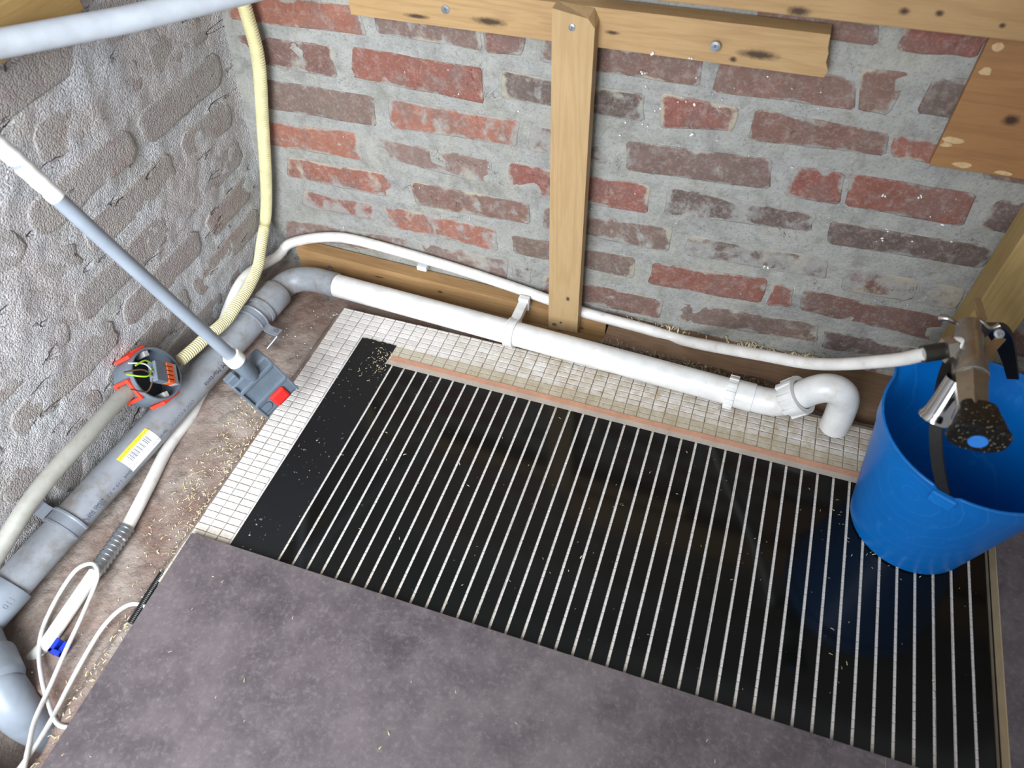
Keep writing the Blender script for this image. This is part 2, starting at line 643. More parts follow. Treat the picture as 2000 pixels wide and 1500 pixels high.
def fb(u, v):
    x, z = -0.10 + 2.0 * u, -0.07 + 1.67 * v
    y = 0.0 + 0.0011 * nz(x, 0, z, 22)
    return (x, y, z)


wall_back = grid_wall('wall_back', fb, 280, 230, M['mortar'])
tag(wall_back, 'old red brick back wall with thick grey mortar joints behind the pipes', None)


def lx(z, y=0.0): return -0.058 + 0.12 * z - 0.06 * max(0.0, -y - 0.52)


def fl(u, v):
    y, z = 0.03 - 1.18 * u, -0.10 + 1.5 * v
    x = lx(z, y) + 0.0035 * nz(3, y, z, 9) + 0.0016 * nz(7, y, z, 40)
    if y > -0.03: x += 0.010 * ((y + 0.03) / 0.06) ** 2
    return (x, y, z)


wall_left = grid_wall('wall_left', fl, 260, 270, M['mortar_l'], True)
tag(wall_left, 'left brick wall roughly smeared with grey mortar beside the grey pipe', None)


def brick_piece(pts, toward, proud, mat, color, parent, jit=0.0020, cut=0.0045, back=0.006):
    """pts: 4 corners (TL,TR,BR,BL); toward: outward normal; one brick as an object of its own"""
    P = [Vector(p) for p in pts]
    ring = []
    for i in range(4):
        a, b = P[i], P[(i + 1) % 4]
        L = (b - a).length
        c = min(cut, L * 0.25) / L
        n = 7 if L > 0.12 else (4 if L > 0.06 else 3)
        for k in range(n):
            t = c + (1 - 2 * c) * k / (n - 1)
            ring.append(a.lerp(b, t))
    ctr = sum(ring, Vector()) / len(ring)
    T = Vector(toward)
    out = []
    for p in ring:
        d = (p - ctr).normalized()
        out.append(p + d * R.uniform(-jit, jit * 0.7))
    n = len(out)
    vs, fs = [], []
    tilt = Vector((R.uniform(-1, 1), R.uniform(-1, 1), R.uniform(-1, 1))) * 0.006
    rim = []
    for lev, ins, rm in ((-back, 0.0, 1.0), (proud * 0.35, 0.0, 1.0), (proud, 0.0022, 1.0), (proud * 1.05, 0.0105, 0.0)):
        rim += [rm] * n
        for p in out:
            d = (ctr - p).normalized()
            q = p + d * ins + T * (lev + (tilt.dot(p - ctr) if lev > 0 else 0))
            vs.append(q - ctr)
    for k in range(3):
        for i in range(n):
            j = (i + 1) % n
            fs.append((k * n + i, k * n + j, (k + 1) * n + j, (k + 1) * n + i))
    fs.append(tuple(3 * n + i for i in range(n)))
    m = bpy.data.meshes.new('brick')
    m.from_pydata([tuple(v) for v in vs], [], fs)
    m.update()
    m.attributes.new('rim', 'FLOAT', 'POINT').data.foreach_set('value', rim)
    # outward facing
    if (m.polygons[-1].normal.dot(T)) < 0: m.flip_normals()
    m.polygons.foreach_set('use_smooth', [True] * (len(fs) - 1) + [False])
    m.materials.append(mat)
    o = bpy.data.objects.new('brick', m)
    o.location = ctr
    o.color = color
    link(o, parent)
    return o


BR = {'r': rgb(136, 88, 77), 'o': rgb(148, 98, 82), 'm': rgb(118, 90, 81), 'b': rgb(115, 97, 88), 'd': rgb(98, 86, 81), 'p': rgb(128, 106, 99)}


def bcol(k, smear):
    c = BR[k]
    j = R.uniform(0.9, 1.1)
    return (c[0] * j, c[1] * j * R.uniform(0.96, 1.04), c[2] * j, smear)


BRICKS = [
    ('o', 0.35, (0.0229, 0.5150, 0.2476, 0.5161, 0.2534, 0.4746, 0.0165, 0.4713)),
    ('b', 0.50, (0.2727, 0.5203, 0.4319, 0.5163, 0.4350, 0.4755, 0.2697, 0.4811)),
    ('m', 0.30, (0.4378, 0.5149, 0.4996, 0.5147, 0.4944, 0.4775, 0.4380, 0.4737)),
    ('b', 0.60, (0.5198, 0.5131, 0.5569, 0.5122, 0.5580, 0.4695, 0.5196, 0.4707)),
    ('m', 0.40, (0.5656, 0.5065, 0.7394, 0.5054, 0.7405, 0.4675, 0.5668, 0.4692)),
    ('m', 0.30, (0.7575, 0.5058, 0.9245, 0.5067, 0.9360, 0.4645, 0.7574, 0.4629)),
    ('m', 0.35, (0.9228, 0.5193, 0.9825, 0.5226, 0.9751, 0.4653, 0.9399, 0.4638)),
    ('d', 0.30, (1.0060, 0.5228, 1.0938, 0.5243, 1.0996, 0.4756, 1.0036, 0.4734)),
    ('m', 0.40, (0.0199, 0.4489, 0.1899, 0.4513, 0.1865, 0.3989, 0.0178, 0.4057)),
    ('r', 0.25, (0.2212, 0.4553, 0.4324, 0.4498, 0.4319, 0.3959, 0.2087, 0.4054)),
    ('d', 0.55, (0.4599, 0.4521, 0.6689, 0.4466, 0.6719, 0.4056, 0.4578, 0.4097)),
    ('r', 0.45, (0.6899, 0.4527, 0.7948, 0.4484, 0.7967, 0.4126, 0.6944, 0.3999)),
    ('m', 0.40, (0.8172, 0.4491, 0.9854, 0.4407, 0.9888, 0.4094, 0.8153, 0.4019)),
    ('r', 0.35, (0.9883, 0.4412, 1.0805, 0.4410, 1.0823, 0.4081, 0.9943, 0.4096)),
    ('b', 0.25, (0.0269, 0.3776, 0.2430, 0.3784, 0.2406, 0.3254, 0.0118, 0.3243)),
    ('o', 0.55, (0.2674, 0.3804, 0.4854, 0.3762, 0.4825, 0.3322, 0.2648, 0.3268)),
    ('b', 0.75, (0.5032, 0.3758, 0.6242, 0.3697, 0.6240, 0.3281, 0.4974, 0.3296)),
    ('b', 0.35, (0.6485, 0.3715, 0.8544, 0.3803, 0.8625, 0.3315, 0.6528, 0.3230)),
    ('r', 0.35, (0.8860, 0.3766, 0.9512, 0.3771, 0.9581, 0.3256, 0.8818, 0.3250)),
    ('r', 0.25, (0.9557, 0.3771, 1.1116, 0.3767, 1.1166, 0.3246, 0.9637, 0.3251)),
    ('d', 0.40, (1.1392, 0.3730, 1.1981, 0.3737, 1.2107, 0.3227, 1.1320, 0.3256)),
    ('o', 0.45, (0.0064, 0.3005, 0.1989, 0.3061, 0.2007, 0.2524, -0.0005, 0.2512)),
    ('p', 0.50, (0.2346, 0.3047, 0.4383, 0.2983, 0.4346, 0.2510, 0.2451, 0.2658)),
    ('r', 0.45, (0.4652, 0.2997, 0.6923, 0.3036, 0.6949, 0.2518, 0.4630, 0.2468)),
    ('d', 0.60, (0.7182, 0.3071, 0.9349, 0.3027, 0.9326, 0.2725, 0.7186, 0.2561)),
    ('d', 0.35, (0.9539, 0.2979, 1.1698, 0.2994, 1.1668, 0.2616, 0.9607, 0.2572)),
    ('o', 0.62, (0.0420, 0.2329, 0.2499, 0.2342, 0.2449, 0.1840, 0.0290, 0.1883)),
    ('m', 0.55, (0.2813, 0.2301, 0.4981, 0.2298, 0.5001, 0.1859, 0.2862, 0.1796)),
    ('b', 0.60, (0.5238, 0.2292, 0.7354, 0.2321, 0.7378, 0.1846, 0.5219, 0.1822)),
    ('d', 0.80, (0.7613, 0.2260, 0.9721, 0.2305, 0.9797, 0.1912, 0.7611, 0.1840)),
    ('m', 0.85, (0.9966, 0.2217, 1.1655, 0.2219, 1.1654, 0.1800, 1.0033, 0.1752)),
    ('r', 0.70, (0.0553, 0.1644, 0.2024, 0.1637, 0.1985, 0.1235, 0.0412, 0.1241)),
    ('o', 0.60, (0.2174, 0.1670, 0.4377, 0.1603, 0.4370, 0.1115, 0.2142, 0.1176)),
    ('b', 0.40, (0.4649, 0.1555, 0.6847, 0.1580, 0.6839, 0.1118, 0.4663, 0.1141)),
    ('r', 0.30, (0.7125, 0.1562, 0.8983, 0.1690, 0.8969, 0.1152, 0.7111, 0.1073)),
    ('r', 0.40, (0.9055, 0.1655, 0.9375, 0.1633, 0.9446, 0.1199, 0.9072, 0.1135)),
    ('m', 0.35, (0.9519, 0.1618, 1.1689, 0.1626, 1.1680, 0.1096, 0.9572, 0.1178)),
    ('p', 0.60, (-0.0070, 0.0816, 0.2557, 0.0960, 0.2542, 0.0531, -0.0362, 0.0270)),
    ('p', 0.60, (0.2774, 0.0939, 0.4558, 0.0946, 0.4538, 0.0479, 0.2771, 0.0486)),
    ('d', 0.75, (0.4633, 0.0868, 0.5005, 0.0916, 0.4999, 0.0490, 0.4621, 0.0540)),
    ('m', 0.50, (0.5217, 0.0776, 0.7413, 0.0783, 0.7418, 0.0314, 0.5166, 0.0264)),
    ('b', 0.45, (0.7644, 0.0788, 0.9934, 0.0967, 1.0026, 0.0551, 0.7688, 0.0346)),
    ('d', 0.50, (1.0078, 0.0855, 1.1969, 0.0928, 1.2012, 0.0633, 1.0141, 0.0435)),
    ('m', 0.40, (0.7907, 0.5740, 0.9305, 0.5702, 0.9328, 0.5468, 0.7964, 0.5481)),
    ('r', 0.30, (0.9522, 0.5785, 1.0437, 0.5782, 1.0392, 0.5458, 0.9535, 0.5440)),
]
for key, smear, p in BRICKS:
    brick_piece([(p[i], 0.0, p[i + 1]) for i in (0, 2, 4, 6)], (0, -1, 0), R.uniform(0.0005, 0.0016), M['brick'], bcol(key, smear), wall_back)
# courses beyond the measured ones
for row in range(-8, 8):
    z0 = 0.0434 + 0.07138 * (6 - row)
    if z0 < -0.06 or z0 > 1.15: continue
    x = {0: 1.0996, 1: 1.0823, 2: 1.2107, 3: 1.1698, 4: 1.1655, 5: 1.1689, 6: 1.2012, -1: 1.0437}.get(row, -0.05 + 0.11 * (row % 2))
    x += 0.024
    while x < 1.85:
        L = 0.21 * R.uniform(0.95, 1.03)
        brick_piece([(x, 0, z0 + 0.049), (x + L, 0, z0 + 0.049), (x + L, 0, z0), (x, 0, z0)], (0, -1, 0), R.uniform(0.001, 0.0025), M['brick'], bcol(R.choice('mbdrm'), R.uniform(0.3, 0.5)), wall_back)
        x += L + 0.024
# left wall courses, faces half buried in smeared mortar
for k in range(-3, 9):
    z0 = 0.229 + 0.0765 * k
    y = -0.03 if k % 2 == 0 else -0.19
    first = True
    if k % 2:
        segs = [(-0.03, -0.165)]
        yy = -0.19
    else:
        segs = []
        yy = -0.03
    while yy > -0.95:
        segs.append((yy, yy - 0.205 * R.uniform(0.95, 1.04)))
        yy = segs[-1][1] - 0.02
    for (ya, yb) in segs:
        z1 = z0 + 0.052
        brick_piece([(lx(z1, yb), yb, z1), (lx(z1, ya), ya, z1), (lx(z0, ya), ya, z0), (lx(z0, yb), yb, z0)], (0.993, 0, -0.119), R.uniform(0.0003, 0.0016), M['brick_l'], bcol(R.choice('mrbpm'), R.uniform(0.70, 0.95)), wall_left, 0.0042, 0.012, 0.010)

HOLE = Vector((0.082, -0.940))


def fh(x, y):
    base = -0.034 + 0.0035 * nz(x, y, 0, 12) + 0.0012 * nz(x, y, 5, 60)
    s = max(0.0, min(1.0, (x - 0.128) / 0.030))
    e = max(0.0, min(1.0, (-0.098 - y) / 0.022))
    k = (s * s * (3 - 2 * s)) * (e * e * (3 - 2 * e))
    top = -0.0085
    h = base * (1 - k) + top * k
    d = math.hypot((x - HOLE.x) / 0.075, (y - HOLE.y) / 0.062)
    if d < 1.0 and x < 0.165: h -= 0.12 * (1 - d ** 3)
    return h


vs, fs = [], []
NX, NY = 420, 260
for j in range(NY + 1):
    y = 0.03 - 1.33 * j / NY
    for i in range(NX + 1):
        x = -0.09 + 2.0 * (i / NX) ** 1.35
        vs.append((x, y, fh(x, y)))
for j in range(NY):
    for i in range(NX):
        a = j * (NX + 1) + i
        fs.append((a, a + NX + 1, a + NX + 2, a + 1))
floor = mesh('floor', vs, fs, M['concrete'], None, True)
tag(floor, 'rough brown grey concrete floor under the pipes and white underlay', None, None, 'structure')

# ------------------------------------------------------------------ timbers on the back wall
def screw(o, n, r, parent, mat=None, name='screw'):
    o, n = Vector(o), Vector(n).normalized()
    b = MB()
    b.lathe(o - n * 0.004, n, [(0.0, r * 0.5), (0.0035, r * 0.6), (0.004, r), (0.0052, r * 0.95), (0.0056, r * 0.45), (0.0046, r * 0.3), (0.0046, 0)], 14)
    a = n.orthogonal().normalized()
    c = n.cross(a)
    for d, e in ((a, c), (c, a)):
        q = o + n * 0.00165
        b.add([q + d * r * .5 + e * r * .1, q - d * r * .5 + e * r * .1, q - d * r * .5 - e * r * .1, q + d * r * .5 - e * r * .1], [(0, 1, 2, 3)])
    return b.build(name, mat or M['steel'], parent)


def timber(name, lo, hi, mat, label, cat, bev=0.0015):
    o = MB().box(lo, hi, bev).build(name, mat)
    return tag(o, label, cat)


w1 = wood('pine_batten', 0, rgb(206, 170, 120), rgb(158, 116, 74), [((0.3543, -0.0300, 0.5273), (0.020, 0.02, 0.0035)), ((0.4582, -0.0300, 0.5326), (0.026, 0.02, 0.0055)), ((0.8035, -0.0300, 0.5338), (0.026, 0.02, 0.006)), ((0.6240, -0.0300, 0.5382), (0.010, 0.02, 0.003)), ((0.7762, -0.0300, 0.5245), (0.005, 0.02, 0.004))], 0.0, 70)
batten = MB()
zb0, zb1 = 0.518, 0.567
ny = 14
pr = [(0.252, zb0), (0.8845, zb0 - 0.001), (0.8865, zb0 + 0.008), (0.8815, zb0 + 0.017), (0.8815, zb0 + 0.027), (0.879, zb0 + 0.034), (0.8775, zb1), (0.252, zb1)]
n = len(pr)
batten.add([(x, -0.030, z) for x, z in pr] + [(x, -0.004, z) for x, z in pr], [tuple(range(n)), tuple(reversed(range(n, 2 * n)))] + [(i, i + n, (i + 1) % n + n, (i + 1) % n) for i in range(n)])
batten = batten.build('wall_batten', w1)
tag(batten, 'horizontal pine batten with splintered right end and two bolt heads on brick wall', 'timber')
screw((0.3973, -0.0300, 0.5415), (0, -1, 0), 0.0062, batten)
screw((0.7527, -0.0360, 0.5401), (0, -1, 0), 0.0066, batten)

w2 = wood('pine_stud', 2, rgb(212, 180, 134), rgb(176, 136, 90), [((0.5840, -0.0520, 0.0827), (0.004, 0.02, 0.006)), ((0.5722, -0.0520, 0.0200), (0.003, 0.02, 0.003))], 5.0, 48)
stud = MB()
x0, x1 = 0.5500, 0.6055
stud.add([(x0 - .001, -.052, -.001), (x1 - .002, -.052, .003), (x1 + .001, -.052, .551), (x1 - 0.008, -.052, .562), (x0 + .0015, -.052, .5695),
          (x0 - .001, -.0305, -.001), (x1 - .002, -.0305, .003), (x1 + .001, -.0305, .553), (x1 - 0.006, -.0305, .566), (x0 + .0015, -.0305, .5695)],
         [(0, 1, 2, 3, 4), (9, 8, 7, 6, 5), (0, 5, 6, 1), (1, 6, 7, 2), (2, 7, 8, 3), (3, 8, 9, 4), (4, 9, 5, 0)])
stud = stud.build('upright_batten', w2)
tag(stud, 'upright pine batten screwed across wall batten, standing behind white drain pipe', 'timber')
screw((0.5774, -0.0520, 0.5495), (0, -1, 0), 0.0046, stud)
screw((0.5606, -0.0520, 0.0124), (0, -1, 0), 0.0042, stud)
screw((0.5715, -0.0520, -0.0004), (0, -1, 0), 0.0036, stud)

w3 = wood('pine_beam', 0, rgb(204, 168, 118), rgb(156, 114, 72), [((0.9439, -0.0320, 0.6015), (0.006, 0.02, 0.0045)), ((0.9786, -0.0320, 0.6033), (0.005, 0.02, 0.004)), ((1.0422, -0.0320, 0.5979), (0.004, 0.02, 0.003)), ((0.8367, -0.0320, 0.5894), (0.014, 0.02, 0.006))], 9.0, 40)
timber('upper_beam', (0.60, -0.032, 0.5835), (1.75, -0.004, 0.72), w3, 'long wide pine board across the wall above the short splintered batten', 'timber')
w4 = wood('plywood_face', 0, rgb(182, 134, 86), rgb(136, 90, 54), [((1.1016, -0.0140, 0.4874), (0.010, 0.02, 0.008))], 12.0, 34)
ply = MB().box((1.040, -0.0140, 0.4145), (1.62, -0.004, 0.577), 0.0012).build('plywood_panel', w4)
tag(ply, 'orange brown plywood panel with torn pale glue marks below the long board', 'panel')
torn = plain('torn_paper', rgb(194, 164, 122), 0.8, 0, rgb(160, 116, 72), 200, 0.9)
for px in ((1.0480, -0.0143, 0.4455), (1.0535, -0.0143, 0.4521), (1.0760, -0.0143, 0.4223), (1.1236, -0.0143, 0.4197), (1.0518, -0.0143, 0.5397), (1.0525, -0.0143, 0.5678)):
    b = []
    w_, h_ = R.uniform(0.006, 0.014), R.uniform(0.002, 0.007)
    for k in range(9):
        th = 2 * PI * k / 9
        b.append((px[0] + w_ * math.cos(th) * R.uniform(0.7, 1.1), -0.01425, px[2] + h_ * math.sin(th) * R.uniform(0.7, 1.1)))
    MB().add(b, [tuple(range(9))]).build('glue_mark', torn, ply)

w5 = wood('floor_batten_wood', 0, rgb(206, 166, 116), rgb(150, 106, 66), [((0.3250, -0.0300, 0.0062), (0.006, 0.02, 0.003)), ((0.1948, -0.0300, 0.0093), (0.014, 0.02, 0.0018)), ((0.6073, -0.0300, -0.0059), (0.004, 0.02, 0.002))], 15.0, 60)
fb_ = MB()
fb_.add([(0.018, -.030, -.034), (0.6505, -.030, -.034), (0.6505, -.030, .0165), (0.018, -.030, .0395), (0.020, -.004, -.034), (0.6505, -.004, -.034), (0.6505, -.004, .0165), (0.020, -.004, .0395)],
        [(0, 1, 2, 3), (7, 6, 5, 4), (3, 2, 6, 7), (1, 5, 6, 2), (0, 3, 7, 4), (0, 4, 5, 1)])
fb_ = fb_.build('floor_batten', w5)
tag(fb_, 'low pine batten lying along wall foot behind the white drain pipe', 'timber')
screw((0.0872, -0.0310, 0.0072), (0.2, -1, 0.3), 0.005, fb_)

# dark timber at the right
dt = MB()
N = 56
top_b, top_f = [], []
for i in range(N + 1):
    x = 0.655 + 1.20 * i / N
    top_b.append((x, -0.001, 0.016 + 0.001 * nz(x, 0, 0, 20)))
    top_f.append((x, -0.066 - 0.006 * abs(nz(x, 1, 0, 14)) - (0.006 if x > 1.02 else 0), 0.0105 + 0.0012 * nz(x, 2, 0, 24)))
bot_f = [(p[0], p[1], -0.035) for p in top_f]
bot_b = [(p[0], p[1], -0.035) for p in top_b]
n = N + 1
dt.add(top_b + top_f + bot_f + bot_b, [(i, i + n, i + n + 1, i + 1) for i in range(N)] + [(i + n, i + 2 * n, i + 2 * n + 1, i + n + 1) for i in range(N)] + [(0, 3 * n, 2 * n, n), (N, N + n, N + 2 * n, N + 3 * n)])
dt = dt.build('sole_plate', M['dark_timber'])
tag(dt, 'dark brown dusty sole plate along wall foot under the white water pipe', 'timber')

w6 = wood('post_wood', 2, rgb(206, 178, 120), rgb(166, 128, 74), [], 21.0, 60)
post = MB().box((1.1665, -0.058, 0.02), (1.2280, -0.004, 0.577), 0.002).build('corner_post', w6)
tag(post, 'pale pine post behind the tap and blue bucket', 'timber')
w7 = wood('left_timber_wood', 1, rgb(206, 172, 112), rgb(170, 122, 66), [], 27.0, 46)
lt = MB().box((0.006, -1.0, 0.598), (0.031, -0.259, 0.646), 0.0015).build('wall_timber', w7)
tag(lt, 'pine timber on the smeared left wall under the blurred pale pipe', 'timber')

# ------------------------------------------------------------------ underlay, heating film and floor boards
fx = [0.1400 + 0.02170 * i for i in range(60)]
fy = [-0.1223 - 0.01128 * i for i in range(52)]
foam = MB()
pts = []
xs = [0.1605 + 1.14 * i / 120 for i in range(121)]
back = [(x, -0.1185 + 0.0125 * (x - 0.16) + R.uniform(-0.0016, 0.0012)) for x in xs]
ysl = [-0.122 - 0.58 * i / 90 for i in range(91)]
left = [(0.1605 + R.uniform(-0.0016, 0.0016), y) for y in reversed(ysl)]
outl = left + back + [(1.30, -0.702)]
n = len(outl)
foam.add([(x, y, -0.0030) for x, y in outl] + [(x, y, -0.0095) for x, y in outl], [tuple(range(n)), tuple(reversed(range(n, 2 * n)))] + [(i, i + n, (i + 1) % n + n, (i + 1) % n) for i in range(n)])
foam = foam.build('foam_underlay', M['foam_joint'])
if foam.data.polygons[0].normal.z < 0: foam.data.flip_normals()
tag(foam, 'white foam underlay with a grid of small tiles around the black heating film', 'underlay')
TB = (0.0204, 0.0101, 0.0024)


def tile_verts(cx, cy, hx, hy, z1=-0.0006, z0=-0.0032, j=0.0):
    b = 0.0009
    q = lambda: R.uniform(-j, j)
    a = [(cx - hx + q(), cy - hy + q(), z0), (cx + hx + q(), cy - hy + q(), z0), (cx + hx + q(), cy + hy + q(), z0), (cx - hx + q(), cy + hy + q(), z0)]
    t = [(x + (b if x < cx else -b), y + (b if y < cy else -b), z1) for x, y, _ in a]
    mid = [(x, y, z1 - 0.0006) for x, y, _ in a]
    return a + mid + t, [(0, 1, 5, 4), (1, 2, 6, 5), (2, 3, 7, 6), (3, 0, 4, 7), (4, 5, 9, 8), (5, 6, 10, 9), (6, 7, 11, 10), (7, 4, 8, 11), (8, 9, 10, 11)]


shared = []
for s in range(5):
    v_, f_ = tile_verts(0, 0, TB[0] / 2, TB[1] / 2, j=0.0003)
    m_ = bpy.data.meshes.new('foam_tile')
    m_.from_pydata([(x, y, z + 0.0006) for x, y, z in v_], [], f_)
    m_.update()
    m_.materials.append(M['foam'])
    shared.append(m_)
rest = MB()
count = 0
cells = []
for iy in range(51):
    for ix in range(1, 53):
        cx, cy = (fx[ix - 1] + fx[ix]) / 2, (fy[iy] + (fy[iy + 1])) / 2
        if cx < 0.16: continue
        vis = (cx < 0.228 and cy > -0.625) or (cy > -0.178 and cx < 1.13)
        hid = 0.25 < cx < 1.27 and cy < -0.24
        cells.append((0 if vis else 1, cx, cy))
# one more row at the irregular back edge
for ix in range(2, 53):
    cells.append((1, (fx[ix - 1] + fx[ix]) / 2, fy[0] + 0.0056 * (0.4 + 0.6 * (fx[ix] - .16))))
vis_cells = sorted([c for c in cells if c[0] == 0], key=lambda c: c[2])
for i, (k, cx, cy) in enumerate(vis_cells[:298]):
    o = bpy.data.objects.new('foam_tile', shared[i % 5])
    link(o, foam)
    o.location = (cx + R.uniform(-.0003, .0003), cy, -0.0006 + R.uniform(-.0003, .0002))
for (k, cx, cy) in vis_cells[298:] + [c for c in cells if c[0] == 1]:
    hy = TB[1] / 2
    if cy > fy[0]: hy = max(0.0012, (cy - fy[0]) * 0.8)
    hx = TB[0] / 2
    if cy < -0.225: hx, hy = 0.01075, 0.00552
    v_, f_ = tile_verts(cx, cy, hx, hy, -0.0006 + R.uniform(-.0004, 0), j=0.0002)
    rest.add(v_, f_)
tag(rest.build('foam_tile_field', M['foam'], foam), kind='stuff')

film = empty('heating_film', (0.75, -0.45, 0.0), 'black carbon heating film with pale gaps and a copper edge strip', 'heating film')
PITCH = 0.02338
G0 = 0.3128
sheet = MB().box((0.2316, -0.203, 0.0), (1.2745, -0.1785, 0.0003)).build('clear_border', M['clear'], film)
MB().box((0.3025, -0.2130, 0.0), (1.2745, -0.2025, 0.0007)).build('copper_strip', M['copper'], film)
sil = MB().box((0.2990, -0.2236, 0.0), (1.2745, -0.2126, 0.0005)).build('silver_strip', M['silver'], film)
bd = MB()
bo = [(0.2316, -0.90), (0.3109, -0.90), (0.3109, -0.2234), (0.2985, -0.2232), (0.3003, -0.1785)]
for i in range(14):
    bo.append((0.3003 - 0.069 * (i + 1) / 15, -0.1785 + R.uniform(-.0008, .0012)))
bo.append((0.2316, -0.1785))
n = len(bo)
bd.add([(x, y, 0.0012) for x, y in bo] + [(x, y, 0.0) for x, y in bo], [tuple(range(n)), tuple(reversed(range(n, 2 * n)))] + [(i, i + n, (i + 1) % n + n, (i + 1) % n) for i in range(n)])
bd = bd.build('black_border', M['band'], film)
if bd.data.polygons[0].normal.z < 0: bd.data.flip_normals()
tag(bd, 'matt dusty black border strip')
# scored lines on the border
sl = MB()
for xa in (0.2910, 0.3044):
    for k in range(60):
        ya = -0.24 - 0.37 * k / 60
        if R.random() < 0.75: sl.box((xa + R.uniform(-.0003, .0003), ya - 0.0055, 0.0012), (xa + 0.0006, ya, 0.0014))
sl.build('scored_line', plain('pale_scratch', rgb(120, 118, 112), 0.7), bd)
me = None
for i in range(42):
    a = G0 + PITCH * i + 0.00195
    b = G0 + PITCH * (i + 1) - 0.00195
    if i == 41: b = min(b, 1.2745)
    if b - a < 0.001: continue
    if me is None or i == 41:
        v_ = MB().box((-(b - a) / 2, -0.66, 0.0), ((b - a) / 2, -0.2234, 0.0006))
        m_ = bpy.data.meshes.new('carbon_stripe')
        m_.from_pydata([tuple(v) for v in v_.v], [], v_.f)
        m_.update()
        m_.materials.append(M['carbon'])
        if i < 41: me = m_
    o = bpy.data.objects.new('carbon_stripe', me if i < 41 else m_)
    link(o, film)
    o.location = ((a + b) / 2, 0, 0)


def board(name, pts, z0, z1, label, group=None):
    b = MB()
    n = len(pts)
    b.add([(x, y, z1) for x, y in pts], [tuple(range(n))])
    top = b.build(name, M['board'])
    if top.data.polygons[0].normal.z < 0: top.data.flip_normals()
    tag(top, label, 'floor board', group)
    c = MB()
    cx = sum(p[0] for p in pts) / n
    cy = sum(p[1] for p in pts) / n
    e = 0.0006
    q = [(x + (e if x > cx else -e), y + (e if y > cy else -e)) for x, y in pts]
    c.add([(x, y, z1 - 0.0012) for x, y in q] + [(x, y, z0) for x, y in q] + [(x, y, z1) for x, y in pts],
          [(i, i + n, (i + 1) % n + n, (i + 1) % n) for i in range(n)] + [(i + 2 * n, i, (i + 1) % n, (i + 1) % n + 2 * n) for i in range(n)])
    c.build('core', M['core'], top)
    tag(top.children[0], 'pale fibre core edge')
    return top


board('floor_board', [(0.1700, -0.6193), (1.1435, -0.6090), (1.1435, -1.25), (0.190, -1.25)], 0.0013, 0.0085, 'large dark grey concrete look floor board laid over heating film')
board('floor_board', [(1.1440, -0.6090), (1.2690, -0.6080), (1.2690, -1.25), (1.1440, -1.25)], 0.0013, 0.0085, 'narrow dark grey floor board at the bottom right corner of the film')
board('floor_board', [(1.2758, -0.130), (1.75, -0.120), (1.75, -1.25), (1.2768, -1.25)], -0.0005, 0.0185, 'dark grey floor board with thick pale edge right of bucket')

# ------------------------------------------------------------------ grey drain pipe
GR = 0.0265
gax = lambda y, z=0.0065: Vector((0.0164 + (y + 0.2) * 0.0842, y, z))
gdir = Vector((-0.0842, -1, 0)).normalized()
grey = empty('grey_drain_pipe', gax(-0.45, -0.03), 'grey drain pipe with printed lettering and elbow along the smeared left wall', 'pipe')
pp = MB().tube([gax(-0.125), gax(-0.3), gax(-0.5), gax(-0.70), gax(-0.835)], GR, 36).build('pipe', M['grey_pvc'], grey)
# elbow: sleeve, ring, bend to the white pipe
wax = lambda x: Vector((x, -0.0825 - 0.065 * (x - 0.15), 0.0155 + 0.0229 * (x - 0.15)))
e0, e1 = gax(-0.128), wax(0.085)
cr = Vector((0.022, -0.079, 0.0095))
arc = []
for i in range(13):
    t = i / 12
    arc.append((1 - t) ** 2 * e0 + 2 * t * (1 - t) * cr + t * t * e1)
eb = MB().tube(arc + [wax(0.1315)], 0.0240, 32).lathe(gax(-0.182), -gdir, [(0, 0.0268), (0.0, 0.0288), (0.007, 0.0293), (0.009, 0.0275), (0.014, 0.0272), (0.018, 0.0292), (0.056, 0.0292), (0.0585, 0.0285), (0.0585, 0.024)], 36)
eb.build('elbow', M['grey_pvc'], grey)
# lower coupling and bend into the hole
cp = MB().lathe(gax(-0.772), gdir, [(0, GR), (0, 0.0305), (0.003, 0.0312), (0.052, 0.0312), (0.055, 0.0290), (0.058, 0.0275), (0.066, 0.0272)], 36)
cp.build('coupling', M['grey_clean'], grey)
bp = [gax(-0.825), Vector((-0.030, -0.842, 0.004)), Vector((0.000, -0.862, 0.000)), Vector((0.036, -0.882, -0.006)), Vector((0.060, -0.897, -0.024)), Vector((0.070, -0.906, -0.055)), Vector((0.073, -0.910, -0.13))]
bd_ = MB().tube(spline(bp, 0.006), 0.0285, 32)
bax = Vector((0.84, -0.50, -0.10)).normalized()
bd_.lathe(Vector((0.006, -0.8655, -0.001)), bax, [(0, 0.028), (0, 0.0335), (0.003, 0.0345), (0.040, 0.0345), (0.043, 0.0335), (0.050, 0.0300)], 36)
bd_.build('lower_bend', M['grey_clean'], grey)


def wrap_text(body, size, y_start, ang, name, mat, r, parent, emb=0.0, bold=0.0):
    """flat lettering wrapped on the grey pipe, reading towards the room"""
    cu = bpy.data.curves.new(name, 'FONT')
    cu.body = body
    cu.size = size
    cu.offset = bold
    cu.resolution_u = 2
    o = bpy.data.objects.new(name, cu)
    COL.objects.link(o)
    dg = bpy.context.evaluated_depsgraph_get()
    m = bpy.data.meshes.new_from_object(o.evaluated_get(dg))
    bpy.data.objects.remove(o)
    for v in m.vertices:
        u, q = v.co.x, v.co.y
        yy = y_start - u
        c = gax(yy)
        th = ang - q / r            # angle from the top towards the room side
        v.co = c + Vector((math.sin(th), 0, math.cos(th))) * (r + 0.00025 + emb)
    m.materials.clear()
    m.materials.append(mat)
    m.name = name
    b = bpy.data.objects.new(name, m)
    return link(b, parent)


